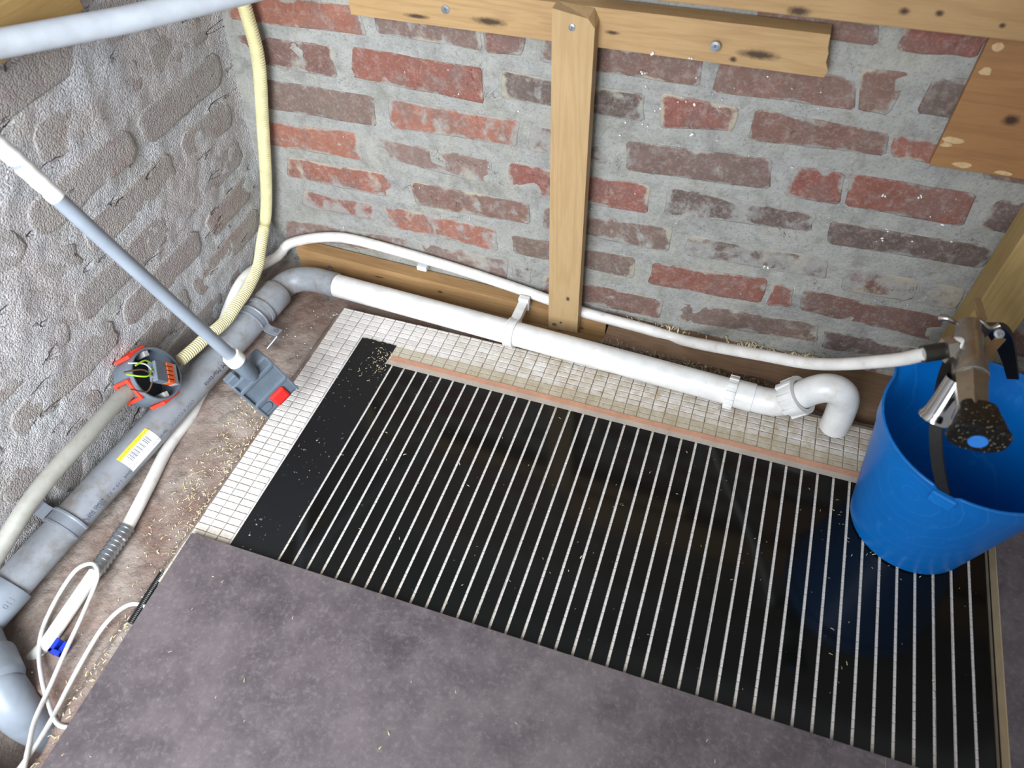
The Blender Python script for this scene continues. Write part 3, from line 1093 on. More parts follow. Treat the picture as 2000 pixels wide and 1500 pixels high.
TA = math.radians(84)
def wt(body, size, y, off=0.0, mat=None, r=GR, emb=0.0, bold=0.0, name='lettering'):
    cu_ang = TA + off
    # letters stand with their feet towards the wall: flip the circumferential sense
    cu = bpy.data.curves.new(name, 'FONT')
    cu.body = body
    cu.size = size
    cu.offset = bold
    cu.resolution_u = 2
    o = bpy.data.objects.new(name, cu)
    COL.objects.link(o)
    dg = bpy.context.evaluated_depsgraph_get()
    m = bpy.data.meshes.new_from_object(o.evaluated_get(dg))
    bpy.data.objects.remove(o)
    for v in m.vertices:
        u, q = v.co.x, v.co.y
        c = gax(y - u)
        th = cu_ang + q / r
        v.co = c + Vector((math.sin(th), 0, math.cos(th))) * (r + 0.0003 + emb)
    m.materials.clear()
    m.materials.append(mat or M['ink'])
    m.name = name
    return link(bpy.data.objects.new(name, m), grey)


wt('M Martens', 0.0125, -0.318, -0.30, M['dark_ink'], bold=0.0)
wt('CCC 0 CCCCC   hard PVC DIKA 0000   SN4  110 x 3.2  NEN 7045  117.0', 0.0088, -0.405, -0.16)
wt('KOMO  PVC  II', 0.0062, -0.615, -0.28, M['dark_ink'])
wt('CE', 0.0062, -0.615, 0.05)
wt('110', 0.012, -0.788, -0.45, M['grey_clean'], 0.0312, 0.0003, name='embossed_size')

# barcode sticker wrapped on the pipe
st_m = NT('sticker_print')
uvn = st_m.coord('uv')
sx = st_m.n('ShaderNodeSeparateXYZ')
st_m.l(uvn, sx.inputs[0])
U, V = sx.outputs['X'], sx.outputs['Y']
col = st_m.mix(st_m.math('GREATER_THAN', V, 0.80), rgb(236, 236, 238), rgb(226, 208, 58))
bars = st_m.math('GREATER_THAN', st_m.noise(st_m.coord('uv', (1, 0, 0)), 46, 1, 0.3), 0.50)
inb = st_m.math('MULTIPLY', st_m.math('MULTIPLY', st_m.math('GREATER_THAN', U, 0.16), st_m.math('LESS_THAN', U, 0.86)), st_m.math('MULTIPLY', st_m.math('GREATER_THAN', V, 0.40), st_m.math('LESS_THAN', V, 0.74)))
col = st_m.mix(st_m.math('MULTIPLY', bars, inb), col, rgb(120, 120, 124))
ltx = st_m.math('GREATER_THAN', st_m.noise(st_m.coord('uv', (3, 1, 1)), 24, 2, 0.5), 0.56)
row = st_m.math('MULTIPLY', st_m.math('GREATER_THAN', V, 0.845), st_m.math('LESS_THAN', V, 0.95))
row2 = st_m.math('MULTIPLY', st_m.math('MULTIPLY', st_m.math('GREATER_THAN', V, 0.14), st_m.math('LESS_THAN', V, 0.30)), st_m.math('GREATER_THAN', U, 0.74))
row3 = st_m.math('MULTIPLY', st_m.math('MULTIPLY', st_m.math('GREATER_THAN', V, 0.12), st_m.math('LESS_THAN', V, 0.30)), st_m.math('LESS_THAN', U, 0.22))
tot = st_m.math('ADD', row, st_m.math('ADD', row2, row3))
col = st_m.mix(st_m.math('MULTIPLY', st_m.math('MULTIPLY', ltx, tot), 0.7), col, rgb(96, 92, 70))
st_mat = st_m.done(col, 0.45)
NU, NV = 8, 12
vs, uv = [], []
ys0, ys1 = -0.490, -0.5560
a0, a1 = math.radians(18), math.radians(92)
for j in range(NV + 1):
    for i in range(NU + 1):
        u, v = i / NU, j / NV
        y = ys0 + (ys1 - ys0) * u
        th = a1 + (a0 - a1) * v
        c = gax(y)
        vs.append(c + Vector((math.sin(th), 0, math.cos(th))) * (GR + 0.0005))
        uv.append((u, v))
fs = [(j * (NU + 1) + i, j * (NU + 1) + i + 1, (j + 1) * (NU + 1) + i + 1, (j + 1) * (NU + 1) + i) for j in range(NV) for i in range(NU)]
sk = mesh('sticker', vs, fs, st_mat, grey, True)
ul = sk.data.uv_layers.new(name='UVMap')
for lp in sk.data.loops: ul.data[lp.index].uv = uv[lp.vertex_index]
tag(sk, 'white sticker with yellow band and bar pattern')


def band(o, axis, r0, th, half, a_from, a_to, ribs=True, n=22, up=(0, 0, 1)):
    """strap around a pipe between two angles measured from up"""
    o, axis = Vector(o), Vector(axis).normalized()
    up = Vector(up)
    up = (up - axis * up.dot(axis)).normalized()
    sd = axis.cross(up)
    prof = [(-half, 0), (-half, th * 1.5), (-half * .75, th * 1.5), (-half * .6, th), (half * .6, th), (half * .75, th * 1.5), (half, th * 1.5), (half, 0)] if ribs else [(-half, 0), (-half, th), (half, th), (half, 0)]
    m = len(prof)
    vs, fs = [], []
    for i in range(n + 1):
        a = a_from + (a_to - a_from) * i / n
        d = up * math.cos(a) + sd * math.sin(a)
        for h, t in prof: vs.append(o + axis * h + d * (r0 + t))
    for i in range(n):
        for k in range(m):
            k2 = (k + 1) % m
            fs.append((i * m + k, i * m + k2, (i + 1) * m + k2, (i + 1) * m + k))
    fs += [tuple(reversed(range(m))), tuple(n * m + k for k in range(m))]
    return vs, fs


# pipe clamps on the grey pipe; axis runs to the room, side = axis x up
c1 = empty('pipe_clamp', gax(-0.205, -0.03), 'grey pipe clamp with triangular steel foot near the grey elbow', 'clamp')
b = MB()
b.add(*band(gax(-0.205), gdir, GR, 0.0022, 0.0085, -1.9, 1.75))
b.build('strap', M['clamp'], c1)
side = gdir.cross(Vector((0, 0, 1))).normalized()
if side.x < 0: side = -side
Mx = Matrix.Identity(4)
tb = MB()
p0 = gax(-0.205) + side * (GR + 0.001) + Vector((0, 0, -0.006))
tb.add([p0 + gdir * h + side * s + Vector((0, 0, zz)) for s, zz in ((-.001, .006), (.004, -.004), (.010, -.006), (.030, -.006), (.030, -.0082), (.009, -.0082), (.002, -.006), (-.003, .004)) for h in (-.0085, .0085)],
       [(2 * i, 2 * i + 1, 2 * ((i + 1) % 8) + 1, 2 * ((i + 1) % 8)) for i in range(8)] + [(0, 2, 4, 6, 8, 10, 12, 14), (15, 13, 11, 9, 7, 5, 3, 1)])
tb.build('foot_plate', M['clamp'], c1)
screw(p0 + side * 0.021 + Vector((0, 0, -0.0055)), (0, 0, 1), 0.0048, c1)
ft = MB()
q0 = p0 + side * 0.005 + gdir * 0.010 + Vector((0, 0, -0.010))
q1 = p0 + side * 0.030 + gdir * 0.008 + Vector((0, 0, -0.008))
q2 = p0 + side * 0.021 + gdir * 0.033 + Vector((0, 0, -0.020))
for a_, b_, rr in ((q0, q2, 0.0012), (q1, q2, 0.0030), (q0, q1, 0.0012)): ft.tube([a_, b_], rr, 8)
ft.build('steel_foot', M['steel'], c1)

c2 = empty('pipe_clamp', gax(-0.665, -0.03), 'grey pipe clamp with holed wall tab beside the barcode sticker', 'clamp')
b = MB()
b.add(*band(gax(-0.668), gdir, GR, 0.0024, 0.0115, -1.75, 1.3))
b.build('strap', M['clamp'], c2)
p0 = gax(-0.668) - side * (GR + 0.002) + Vector((0, 0, 0.004))
tb = MB()
tb.add([p0 + gdir * h + side * s + Vector((0, 0, zz)) for s, zz in ((.004, .014), (-.004, .016), (-.008, .022), (-.009, .040), (-.011, .040), (-.0105, .020), (-.006, .013), (.003, .011)) for h in (-.0105, .0105)],
       [(2 * i, 2 * i + 1, 2 * ((i + 1) % 8) + 1, 2 * ((i + 1) % 8)) for i in range(8)] + [(0, 2, 4, 6, 8, 10, 12, 14), (15, 13, 11, 9, 7, 5, 3, 1)])
tb.build('wall_tab', M['clamp'], c2)
hl = MB().lathe(p0 - side * 0.0082 + Vector((0, 0, 0.031)), side, [(0, 0.0026), (0.0012, 0.0026), (0.0012, 0.0)], 12)
hl.build('tab_hole', M['black'], c2)

# ------------------------------------------------------------------ white drain pipe with trap bends
WR = 0.0220
white = empty('white_drain_pipe', wax(0.5) + Vector((0, 0, -0.03)), 'thick white drain pipe along the wall foot with trap bend at right end', 'pipe')
MB().tube([wax(0.118), wax(0.3), wax(0.5), wax(0.7), wax(0.905)], WR, 36).build('pipe', M['white_pvc'], white)
wdir = (wax(1) - wax(0)).normalized()
nut = MB().lathe(wax(0.878), wdir, [(0, WR), (0, 0.0262), (0.002, 0.0268), (0.013, 0.0268), (0.015, 0.0262), (0.015, WR)], 36)
for k in range(12):
    th = 2 * PI * k / 12
    a_ = wdir.orthogonal().normalized()
    b_ = wdir.cross(a_)
    d = a_ * math.cos(th) + b_ * math.sin(th)
    nut.box((0, -0.003, 0.0255), (0.015, 0.003, 0.0280), 0.0005, frame(wax(0.878), wdir, d))
nut.build('coupling_nut', M['white_pvc'], white)
zt = wax(0.95)
yt = zt.y
bend = [wax(0.905), wax(0.935), Vector((0.957, yt, 0.038)), Vector((0.973, yt, 0.052)), Vector((0.992, yt, 0.075))]
bl = MB().lathe(wax(0.893), wdir, [(0, 0.0235), (0.028, 0.0237), (0.0285, 0.0225)], 36).tube(spline(bend, 0.005), 0.0222, 36)
bl.build('first_bend', M['white_pvc'], white)
ndir = (bend[4] - bend[3]).normalized()
nut2 = MB().lathe(bend[3] - ndir * 0.004, ndir, [(0, 0.0225), (0, 0.0268), (0.004, 0.0285), (0.026, 0.0312), (0.028, 0.0312), (0.028, 0.0235)], 36)
a_ = ndir.orthogonal().normalized()
b_ = ndir.cross(a_)
for k in range(8):
    th = 2 * PI * k / 8
    d = a_ * math.cos(th) + b_ * math.sin(th)
    nut2.box((0, -0.0045, 0.0262), (0.026, 0.0045, 0.0318), 0.0008, frame(bend[3] - ndir * 0.004, ndir, d))
nut2.build('union_nut', M['white_pvc'], white)
e_ = [Vector((0.990, yt, 0.073)), Vector((1.001, yt, 0.0865)), Vector((1.014, yt, 0.0965)), Vector((1.029, yt, 0.0985)), Vector((1.0415, yt, 0.0905)), Vector((1.0475, yt, 0.0760)), Vector((1.050, yt, 0.055)), Vector((1.0515, yt, 0.030)), Vector((1.0515, yt, 0.012))]
el = MB().tube(spline(e_, 0.004), 0.0222, 36, caps=False)
end = spline(e_, 0.004)
el.lathe((1.0515, yt, 0.012), (0, 0, 1), [(0.0, 0.0222), (0.0, 0.0195), (0.02, 0.0195)], 36)
el.build('swan_neck', M['white_pvc'], white)

# clip holding the white pipe
cx = 0.498
clip = empty('pipe_clip', wax(cx), 'white plastic clip holding the white drain pipe to the low batten', 'clip')
b = MB()
b.add(*band(wax(cx), wdir, WR, 0.0032, 0.0085, -PI * 0.5, PI * 1.02))
b.build('ring', M['white_pvc'], clip)
yc = wax(cx).y
b = MB().box((cx - 0.0085, yc + 0.013, 0.028), (cx + 0.0085, -0.0345, 0.042), 0.0012)
b.box((cx - 0.010, -0.042, 0.020), (cx + 0.010, -0.0305, 0.047), 0.0012)
b.build('block', M['white_pvc'], clip)

# ------------------------------------------------------------------ white flexible water pipe and tap
TP = (1.1018, -0.2736, 0.3570)
TP = Vector(TP)
wp_pts = [(0.0328, -0.8447, -0.0450), (0.0487, -0.8205, -0.0300), (0.0543, -0.7775, -0.0200), (0.0523, -0.7118, -0.0180), (0.0517, -0.6773, -0.0180), (0.0496, -0.6346, -0.0180), (0.0339, -0.5615, -0.0200), (0.0125, -0.4821, -0.0270), (0.004, -0.400, -0.033), (-0.012, -0.33, -0.032), (-0.026, -0.27, -0.010),
          (-0.0300, -0.2034, 0.0252), (-0.0290, -0.1360, 0.0435), (-0.021, -0.045, 0.020), (-0.0102, -0.0180, 0.0305), (0.0396, -0.0150, 0.0546), (0.1005, -0.0135, 0.0731), (0.1569, -0.0135, 0.0779), (0.2630, -0.0135, 0.0703), (0.3662, -0.0140, 0.0596), (0.4674, -0.0160, 0.0467), (0.5354, -0.0185, 0.0372), (0.5961, -0.0190, 0.0255),
          (0.7202, -0.0220, 0.0203), (0.7948, -0.0320, 0.0229), (0.9039, -0.1477, 0.1507), (0.9759, -0.2102, 0.2236), (1.0374, -0.2610, 0.3085), (1.0611, -0.2822, 0.3524)]
wsp = spline(wp_pts, 0.008)
wrad = [0.0098 - 0.0018 * max(0.0, min(1.0, (q.z - 0.06) / 0.18)) * (1 if q.x > 0.7 else 0) for q in wsp]
water = MB().tube(wsp, wrad, 20).build('white_water_pipe', M['white_hose'])
tag(water, 'thin bendy white water pipe curving round the corner up to the tap', 'pipe')
ca, cb = Vector(wp_pts[3]), Vector(wp_pts[5])
cd = (ca - cb).normalized()
cl = (ca - cb).length
prof = [(0, 0.0098)]
for i in range(10):
    s = i / 10 * cl
    prof += [(s, 0.0122), (s + cl * 0.045, 0.0126), (s + cl * 0.05, 0.0109), (s + cl * 0.095, 0.0109)]
prof += [(cl, 0.0098)]
MB().lathe(cb, cd, prof, 24).build('press_coupling', M['steel'], water)
tag(water.children[0], 'ringed steel coupling')
# pipe nail clip under the water pipe at the batten
nc = Vector((0.2862, -0.0120, 0.0457))
MB().box(nc - Vector((.010, .008, .006)), nc + Vector((.010, .012, .004)), 0.002).build('nail_clip', M['tape'], water)

tap = empty('tap', TP + Vector((0, 0, -0.05)), 'worn nickel washing machine tap with black knob above the blue bucket', 'tap')
Y_ = Vector((0, -1, 0))
K = 0.86


def tl(off, ax, prof, seg, name, mat, sm=40):
    return MB().lathe(TP + Vector(off) * K, ax, [(d * K, q * K) for d, q in prof], seg).build(name, mat, tap, sm)


tl((0, 0.052, 0), Y_, [(0, 0), (0, 0.0150), (0.004, 0.0155), (0.022, 0.0150), (0.024, 0.0175), (0.030, 0.0180), (0.060, 0.0180), (0.064, 0.0200), (0.088, 0.0204), (0.091, 0.0196), (0.093, 0.0206), (0.095, 0.0196), (0.095, 0)], 32, 'body', M['nickel'])
tl((0, -0.042, 0), Y_, [(0, 0.0200), (0.004, 0.0202), (0.022, 0.0192), (0.050, 0.0180), (0.056, 0.0175), (0.056, 0)], 6, 'bonnet', M['nickel'], 20)
kb = TP + Vector((0.004, -0.075, -0.001))
rings = []
for (d, hw, hh) in ((0, 0.0135, 0.012), (0.004, 0.0175, 0.0150), (0.034, 0.0265, 0.0175), (0.040, 0.0290, 0.0190), (0.0445, 0.0275, 0.0175)):
    ring = []
    for k in range(32):
        th = 2 * PI * k / 32
        c_, s_ = math.cos(th), math.sin(th)
        e = 0.55 if s_ > 0 else 0.85
        x_ = hw * math.copysign(abs(c_) ** e, c_)
        z_ = hh * math.copysign(abs(s_) ** e, s_)
        ring.append(kb + Vector((x_, -d, z_)))
    rings.append(ring)
vv = [p for r_ in rings for p in r_]
ff = [(i * 32 + k, (i + 1) * 32 + k, (i + 1) * 32 + (k + 1) % 32, i * 32 + (k + 1) % 32) for i in range(4) for k in range(32)]
ff += [tuple(range(32)), tuple(reversed(range(128, 160)))]
MB().add(vv, ff, True).build('knob', M['black_dusty'], tap)
MB().lathe(kb + Vector((0.001, -0.0445, -0.002)), Y_, [(0, 0.0092), (0.0010, 0.0088), (0.0010, 0)], 24).build('blue_disc', M['blue_dot'], tap)
sd = Vector((-0.12, -0.40, -0.90)).normalized()
tl((-0.012, -0.046, -0.004), sd, [(0, 0.0150), (0.010, 0.0155), (0.032, 0.0160), (0.046, 0.0172), (0.052, 0.0180), (0.056, 0.0205), (0.060, 0.0205), (0.062, 0.0180), (0.062, 0.0125), (0.040, 0.012)], 32, 'outlet', M['chrome'])
pe = Vector(wp_pts[-1])
hit = TP + Vector((0, 0.010, 0))
idr = (hit - pe).normalized()
Li = (hit - pe).length
MB().lathe(pe - idr * 0.006, idr, [(0, 0.0080), (0, 0.0098), (0.020, 0.0098), (0.022, 0.0092), (0.030, 0.0092)], 20).build('ferrule', M['dark_metal'], tap)
MB().lathe(pe + idr * 0.017, idr, [(0, 0.0090), (0, 0.0140), (0.010, 0.0155), (0.013, 0.0142), (0.013, 0.0115)], 6).build('inlet_nut', M['nickel'], tap, 20)
MB().lathe(pe + idr * 0.027, idr, [(0, 0.0125), (0.002, 0.0138), (0.009, 0.0130), (0.010, 0.0115), (max(0.012, Li - 0.035), 0.0115)], 20).build('thread_tape', M['tape'], tap)
pl = TP + Vector((0.002, 0.050, 0.0))
wing = []
for i in range(21):
    t = -1 + 2 * i / 20
    wing.append(pl + Vector((0.030 * t, 0.003 * math.cos(t * 5), 0.004 * math.sin(t * 6) + 0.004 * t)))
MB().tube(wing, [0.0021 + 0.0022 * (abs(i - 10) / 10) ** 3 for i in range(21)], 10).build('wall_plate', M['nickel'], tap)
MB().box((-0.004, 0, -0.0015), (0.005, 0.028, 0.0015), 0.0006, frame(pl + Vector((0.012, 0.002, 0.004)), (0.9, 0.4, 0), (0, -0.4, 0.9))).build('plate_ear', M['brass'], tap)
MB().box((-0.006, -0.030, -0.0015), (0.004, 0.010, 0.0015), 0.0006, frame(pl + Vector((0.029, -0.022, -0.004)), (0.86, -0.5, 0), (0, -0.3, 0.95))).build('plate_ear', M['brass'], tap)
screw(pl + Vector((0.029, -0.012, 0.002)), (0, -0.6, 0.8), 0.0056, tap)

# ------------------------------------------------------------------ blue bucket
BC = Vector((1.1699, -0.2679, 0))
bk = empty('blue_bucket', BC, 'bright blue plastic bucket standing on the heating film under tap', 'bucket')
RB, RT, HB = 0.0832, 0.1172, 0.2356
seg = 72
prof = [(0.0008, 0), (0.0008, RB - 0.004), (0.004, RB)]
for i in range(1, 9): prof.append((0.004 + (HB - 0.034) * i / 8, RB + (RT - 0.0045 - RB) * i / 8))
prof += [(HB - 0.029, RT - 0.0022), (HB - 0.004, RT), (HB - 0.001, RT + 0.0008), (HB, RT), (HB, RT - 0.0022), (HB - 0.003, RT - 0.0032), (HB - 0.030, RT - 0.0058)]
for i in range(8): prof.append((HB - 0.035 - (HB - 0.040) * i / 8, RT - 0.0075 - (RT - 0.0045 - RB) * i / 8))
prof += [(0.004, RB - 0.004), (0.0042, RB - 0.012), (0.0042, 0)]
sh = MB()
vs, fs = [], []
lug_ang = math.atan2(-0.1035, -0.042)
for (h, r) in prof:
    for k in range(seg):
        th = 2 * PI * k / seg
        rr = r
        zz = h
        # spout-like corner at the back left of the rim
        d = (th - math.radians(143) + PI) % (2 * PI) - PI
        if h > HB - 0.030: rr += 0.010 * math.exp(-(d / 0.10) ** 2) * (h - HB + 0.03) / 0.03
        # notch in the rim at the front lug
        d2 = (th - lug_ang + PI) % (2 * PI) - PI
        if h > HB - 0.006 and abs(d2) < 0.10: zz = HB - 0.008
        vs.append(BC + Vector((rr * math.cos(th), rr * math.sin(th), zz)))
n = len(prof)
for i in range(n - 1):
    for k in range(seg):
        k2 = (k + 1) % seg
        fs.append((i * seg + k, i * seg + k2, (i + 1) * seg + k2, (i + 1) * seg + k))
sh.add(vs, fs, True)
sh.build('shell', M['blue'], bk, 35)
u = Vector((math.cos(lug_ang), math.sin(lug_ang), 0))
nn = Vector((-u.y, u.x, 0))
for s_, nm in ((1, 'lug'), (-1, 'lug')):
    lm = MB()
    q = BC + u * (RT + 0.0005) * s_ + Vector((0, 0, HB - 0.012))
    lm.box((-0.014, -0.004, -0.012), (0.014, 0.004, 0.008), 0.002, frame(q, nn, (0, 0, 1)))
    lm.build('lug', M['blue'], bk)
le = math.radians(-33)
wv = Vector((0, 0, 1)) * math.cos(le) + nn * math.sin(le)
hp = []
for i in range(33):
    t = PI * i / 32
    c_, s_ = math.cos(t), math.sin(t)
    e = 0.72
    hp.append(BC + Vector((0, 0, HB - 0.010)) + u * (RT - 0.004) * math.copysign(abs(c_) ** e, c_) + wv * (RT + 0.008) * abs(s_) ** e)
hd = MB()
vs, fs = [], []
for i, p in enumerate(hp):
    t = (hp[min(i + 1, 32)] - hp[max(i - 1, 0)]).normalized()
    bn = t.cross(u.cross(wv)).normalized()
    wd = u.cross(wv).normalized()
    g_ = 1.0 + 0.9 * max(0.0, min(1.0, (i - 10) / 6.0)) * max(0.0, min(1.0, (32 - i) / 5.0))
    for (a_, b_) in ((-.0065, -.0018), (.0065, -.0018), (.0065, .0018), (-.0065, .0018)): vs.append(p + wd * a_ * g_ + bn * b_ * g_)
for i in range(32):
    for k in range(4):
        k2 = (k + 1) % 4
        fs.append((i * 4 + k, i * 4 + k2, (i + 1) * 4 + k2, (i + 1) * 4 + k))
fs += [(3, 2, 1, 0), (128, 129, 130, 131)]
hd.add(vs, fs, True)
hd.build('carry_handle', M['black'], bk, 40)
tag([c for c in bk.children if c.name.startswith('carry')][0], 'black plastic carry handle')

# ------------------------------------------------------------------ cream corrugated hose
hs = [(0.0758, -0.0300, 0.5465), (0.0752, -0.0300, 0.5155), (0.0744, -0.0300, 0.4777), (0.0719, -0.0300, 0.4408), (0.0630, -0.0300, 0.4001), (0.0441, -0.0300, 0.3353), (0.0207, -0.0300, 0.2533), (0.0012, -0.0310, 0.1861), (-0.0161, -0.0330, 0.1321), (-0.0310, -0.0380, 0.0901), (-0.0180, -0.0810, 0.0745), (-0.0060, -0.1192, 0.0610), (0.0040, -0.1741, 0.0554), (0.0080, -0.2144, 0.0562), (0.0100, -0.2582, 0.0548), (0.0100, -0.3088, 0.0655), (0.0080, -0.3401, 0.0690), (0.0040, -0.3733, 0.0723)]
hsp = resample(spline(hs, 0.002), 0.00105)
rr = [0.0088 + 0.0017 * (1.0, 0.8, -0.6, -1.1)[i % 4] for i in range(len(hsp))]
hose = MB().tube(hsp, rr, 18).build('corrugated_hose', M['cream'])
hose.data.polygons.foreach_set('use_smooth', [True] * len(hose.data.polygons))
tag(hose, 'cream yellow corrugated conduit hose hanging down the wall corner', 'hose')

# ------------------------------------------------------------------ round junction box
JM = Vector((0.0160, -0.4290, 0.1069))
JN = Vector((0.8325, 0.2387, 0.50)).normalized()
JR, JL = 0.0440, 0.050
jb = empty('junction_box', JM - JN * JL, 'open round grey junction box with red entry seals on the left wall', 'junction box')
b = MB().lathe(JM - JN * JL, JN, [(0, 0), (0, JR - 0.003), (0.003, JR - 0.001), (JL - 0.004, JR), (JL, JR), (JL + 0.0006, JR - 0.001), (JL, JR - 0.0032), (0.004, JR - 0.0042), (0.004, 0)], 48)
jshell = b.build('shell', M['grey_box'], jb)
dk = MB().lathe(JM - JN * (JL - 0.0046), JN, [(0, JR - 0.0045), (0.0002, 0)], 32).build('inner_back', M['dark_grey'], jb)
ja = Vector((0.07, -0.93, 0.33))
ja = (ja - JN * ja.dot(JN)).normalized()
jc = JN.cross(ja)
for (d, big) in ((ja, 1), (-ja, 1), (jc, 0), (-jc, 0)):
    o_ = JM - JN * (JL * 0.52) + d * (JR - 0.003)
    t_ = d.cross(JN)
    g = MB()
    for (a0_, a1_, b0_, b1_) in ((-0.019, 0.019, 0.011, 0.016), (-0.019, -0.013, -0.016, 0.011), (0.013, 0.019, -0.016, 0.011), (-0.019, 0.019, -0.019, -0.014)):
        g.box((a0_, b0_, 0.0), (a1_, b1_, 0.0062), 0.0012, frame(o_, t_, d))
    if not big: g.box((-0.014, -0.015, 0.0), (0.014, 0.012, 0.0045), 0.0008, frame(o_, t_, d))
    g.build('entry_seal', M['red_orange'], jb)
for s_ in (1, -1):
    q = Vector((-0.54, 0.47, 0.69)) * s_
    q.normalize()
    c_ = JM - JN * 0.012 + q * (JR - 0.0085)
    MB().box((-0.0045, -0.0045, -0.012), (0.0045, 0.0045, 0.010), 0.0008, frame(c_, q.cross(JN), JN)).build('screw_post', M['wire_w'], jb)
# lever connector with wires, loose inside the box
CN = JM + JN * 0.006 + Vector((0.0300, -0.4433, 0.1271)) * 0
cu_ = (Vector((0.0300, -0.4198, 0.0950)) - Vector((0.0300, -0.4380, 0.1235))).normalized()
CN = Vector((0.0240, -0.4290, 0.1111))
Mc = frame(CN, cu_, JN) @ Matrix.Scale(1.5, 4)
wc = empty('wire_connector', CN, 'grey lever wire connector with five orange levers inside the junction box', 'connector')
MB().box((-0.012, -0.011, -0.005), (0.007, 0.011, 0.0045), 0.001, Mc).build('body', M['grey_box'], wc)
for k in range(5):
    y_ = -0.0095 + 0.00475 * k
    MB().box((0.005, y_ - 0.0018, -0.003), (0.016, y_ + 0.0018, 0.0055), 0.0006, Mc).build('lever', M['orange'], wc)
MB().box((0.0155, -0.0115, -0.004), (0.0215, 0.0115, 0.0048), 0.0008, Mc).build('clear_end', M['clear_pl'], wc)
for k, (mt, q0, q1) in enumerate(((M['wire_y'], (-0.034, 0.003, -0.002), (-0.024, 0.009, 0.002)), (M['wire_y'], (-0.036, -0.004, -0.012), (-0.024, -0.008, 0.002)), (M['wire_w'], (-0.034, 0.008, -0.010), (-0.022, 0.006, 0.0)), (M['wire_b'], (-0.034, 0.0, -0.016), (-0.022, 0.001, -0.004)), (M['wire_b'], (-0.030, -0.018, -0.014), (-0.014, -0.020, -0.008)))):
    y_ = 0.0085 - 0.0045 * k
    pts_ = [Mc @ Vector(q0), Mc @ Vector(q1), Mc @ Vector((-0.011, y_ if k < 4 else -0.006, 0.0))]
    MB().tube(spline(pts_, 0.003), 0.0013, 8).build('wire', mt, wc)

# grey conduit from the junction box to the lower left
cdp = [JM - JN * (JL * 0.52) + ja * (JR - 0.014), JM - JN * (JL * 0.52) + ja * (JR + 0.012), (0.0060, -0.5696, 0.1240), (0.0040, -0.6354, 0.1248), (0.0020, -0.6919, 0.1190), (0.0000, -0.7377, 0.1064), (-0.0040, -0.8156, 0.0863)]
cdt = MB().tube(spline(cdp, 0.01), 0.0122, 22).build('old_conduit', M['old_grey'])
tag(cdt, 'dusty old grey conduit running from junction box down the left wall', 'conduit')

# ------------------------------------------------------------------ hanging grey conduit with square wall box
RP0 = Vector((0.1909, -0.4247, 0.2010))
RP1 = Vector((0.1054, -0.4922, 0.5683))
ru = (RP0 - RP1).normalized()
rod = MB().tube([RP1 - ru * 0.0, RP1.lerp(RP0, 0.35) + Vector((0, 0, -0.004)), RP1.lerp(RP0, 0.7) + Vector((0, 0, -0.002)), RP0 + ru * 0.012], 0.0090, 22).build('grey_conduit', M['grey_clean'])
tag(rod, 'straight grey conduit with white taped end slanting down to the square box', 'conduit')
pb = RP1 - ru * 0.0
tp_pts = [pb + ru * 0.068, pb + ru * 0.03, pb, pb - ru * 0.06 + Vector((0, -0.01, 0.012)), pb - ru * 0.16 + Vector((0, -0.04, 0.05))]
MB().tube(spline(tp_pts, 0.006), [0.0096 + 0.0005 * math.sin(i * 2.1) for i in range(len(spline(tp_pts, 0.006)))], 20).build('tape_wrap', M['tape'], rod)
tag(rod.children[0], 'white tape wrapped round the conduit end')

vd = (Vector((0.8215, -0.9320, 0.9750)) - RP0).normalized()
Q = RP0 + ru * 0.0
BM_ = frame(Q, ru, vd)            # X along the conduit, Z to the viewer side, Y across
wb = empty('socket_box', Q + ru * 0.06, 'square grey socket box with red seal hanging on the slanting conduit', 'socket box')
hw = 0.0340
x0_, x1_ = 0.042, 0.134
sh = MB().box((x0_, -hw, -0.034), (x1_, hw, -0.004), 0.003, BM_)
sh.box((x0_ + 0.002, -hw, -0.006), (x1_ - 0.001, -hw + 0.004, 0.0005), 0.0012, BM_)
sh.box((x0_ + 0.002, hw - 0.004, -0.006), (x1_ - 0.001, hw, 0.0005), 0.0012, BM_)
sh.box((x0_ + 0.014, -hw + 0.002, -0.006), (x0_ + 0.021, hw - 0.002, 0.001), 0.0015, BM_)
sh.box((x0_ + 0.052, -hw + 0.002, -0.006), (x0_ + 0.059, hw - 0.002, 0.001), 0.0015, BM_)
sh.box((x0_ + 0.059, -hw + 0.002, -0.006), (x1_ - 0.006, hw - 0.002, -0.0015), 0.001, BM_)
wall = sh.build('shell', M['grey_box'], wb)
MB().tube([BM_ @ Vector((-0.002, 0, 0)), BM_ @ Vector((0.012, 0, 0)), BM_ @ Vector((0.040, 0, -0.001)), BM_ @ Vector((0.057, 0, -0.009))], [0.0122, 0.0122, 0.0120, 0.0100], 24).build('spout', M['grey_box'], wb)
MB().lathe(BM_ @ Vector((-0.006, 0, 0)), ru, [(0, 0.0092), (0, 0.0126), (0.002, 0.0136), (0.016, 0.0138), (0.017, 0.0125)], 24).build('collar', M['tape'], wb)
tag([c for c in wb.children if c.name.startswith('collar')][0], 'white collar ring')
seal = MB().box((x0_ + 0.061, -0.0085, -0.004), (x0_ + 0.0865, 0.0185, 0.0025), 0.004, BM_)
seal = seal.build('red_seal', M['red'], wb)


def outline_ring(pts_, rad, name, mat, parent):
    b_ = MB()
    P_ = [BM_ @ Vector(p) for p in pts_]
    b_.tube(P_, rad, 6)
    return b_.build(name, mat, parent)


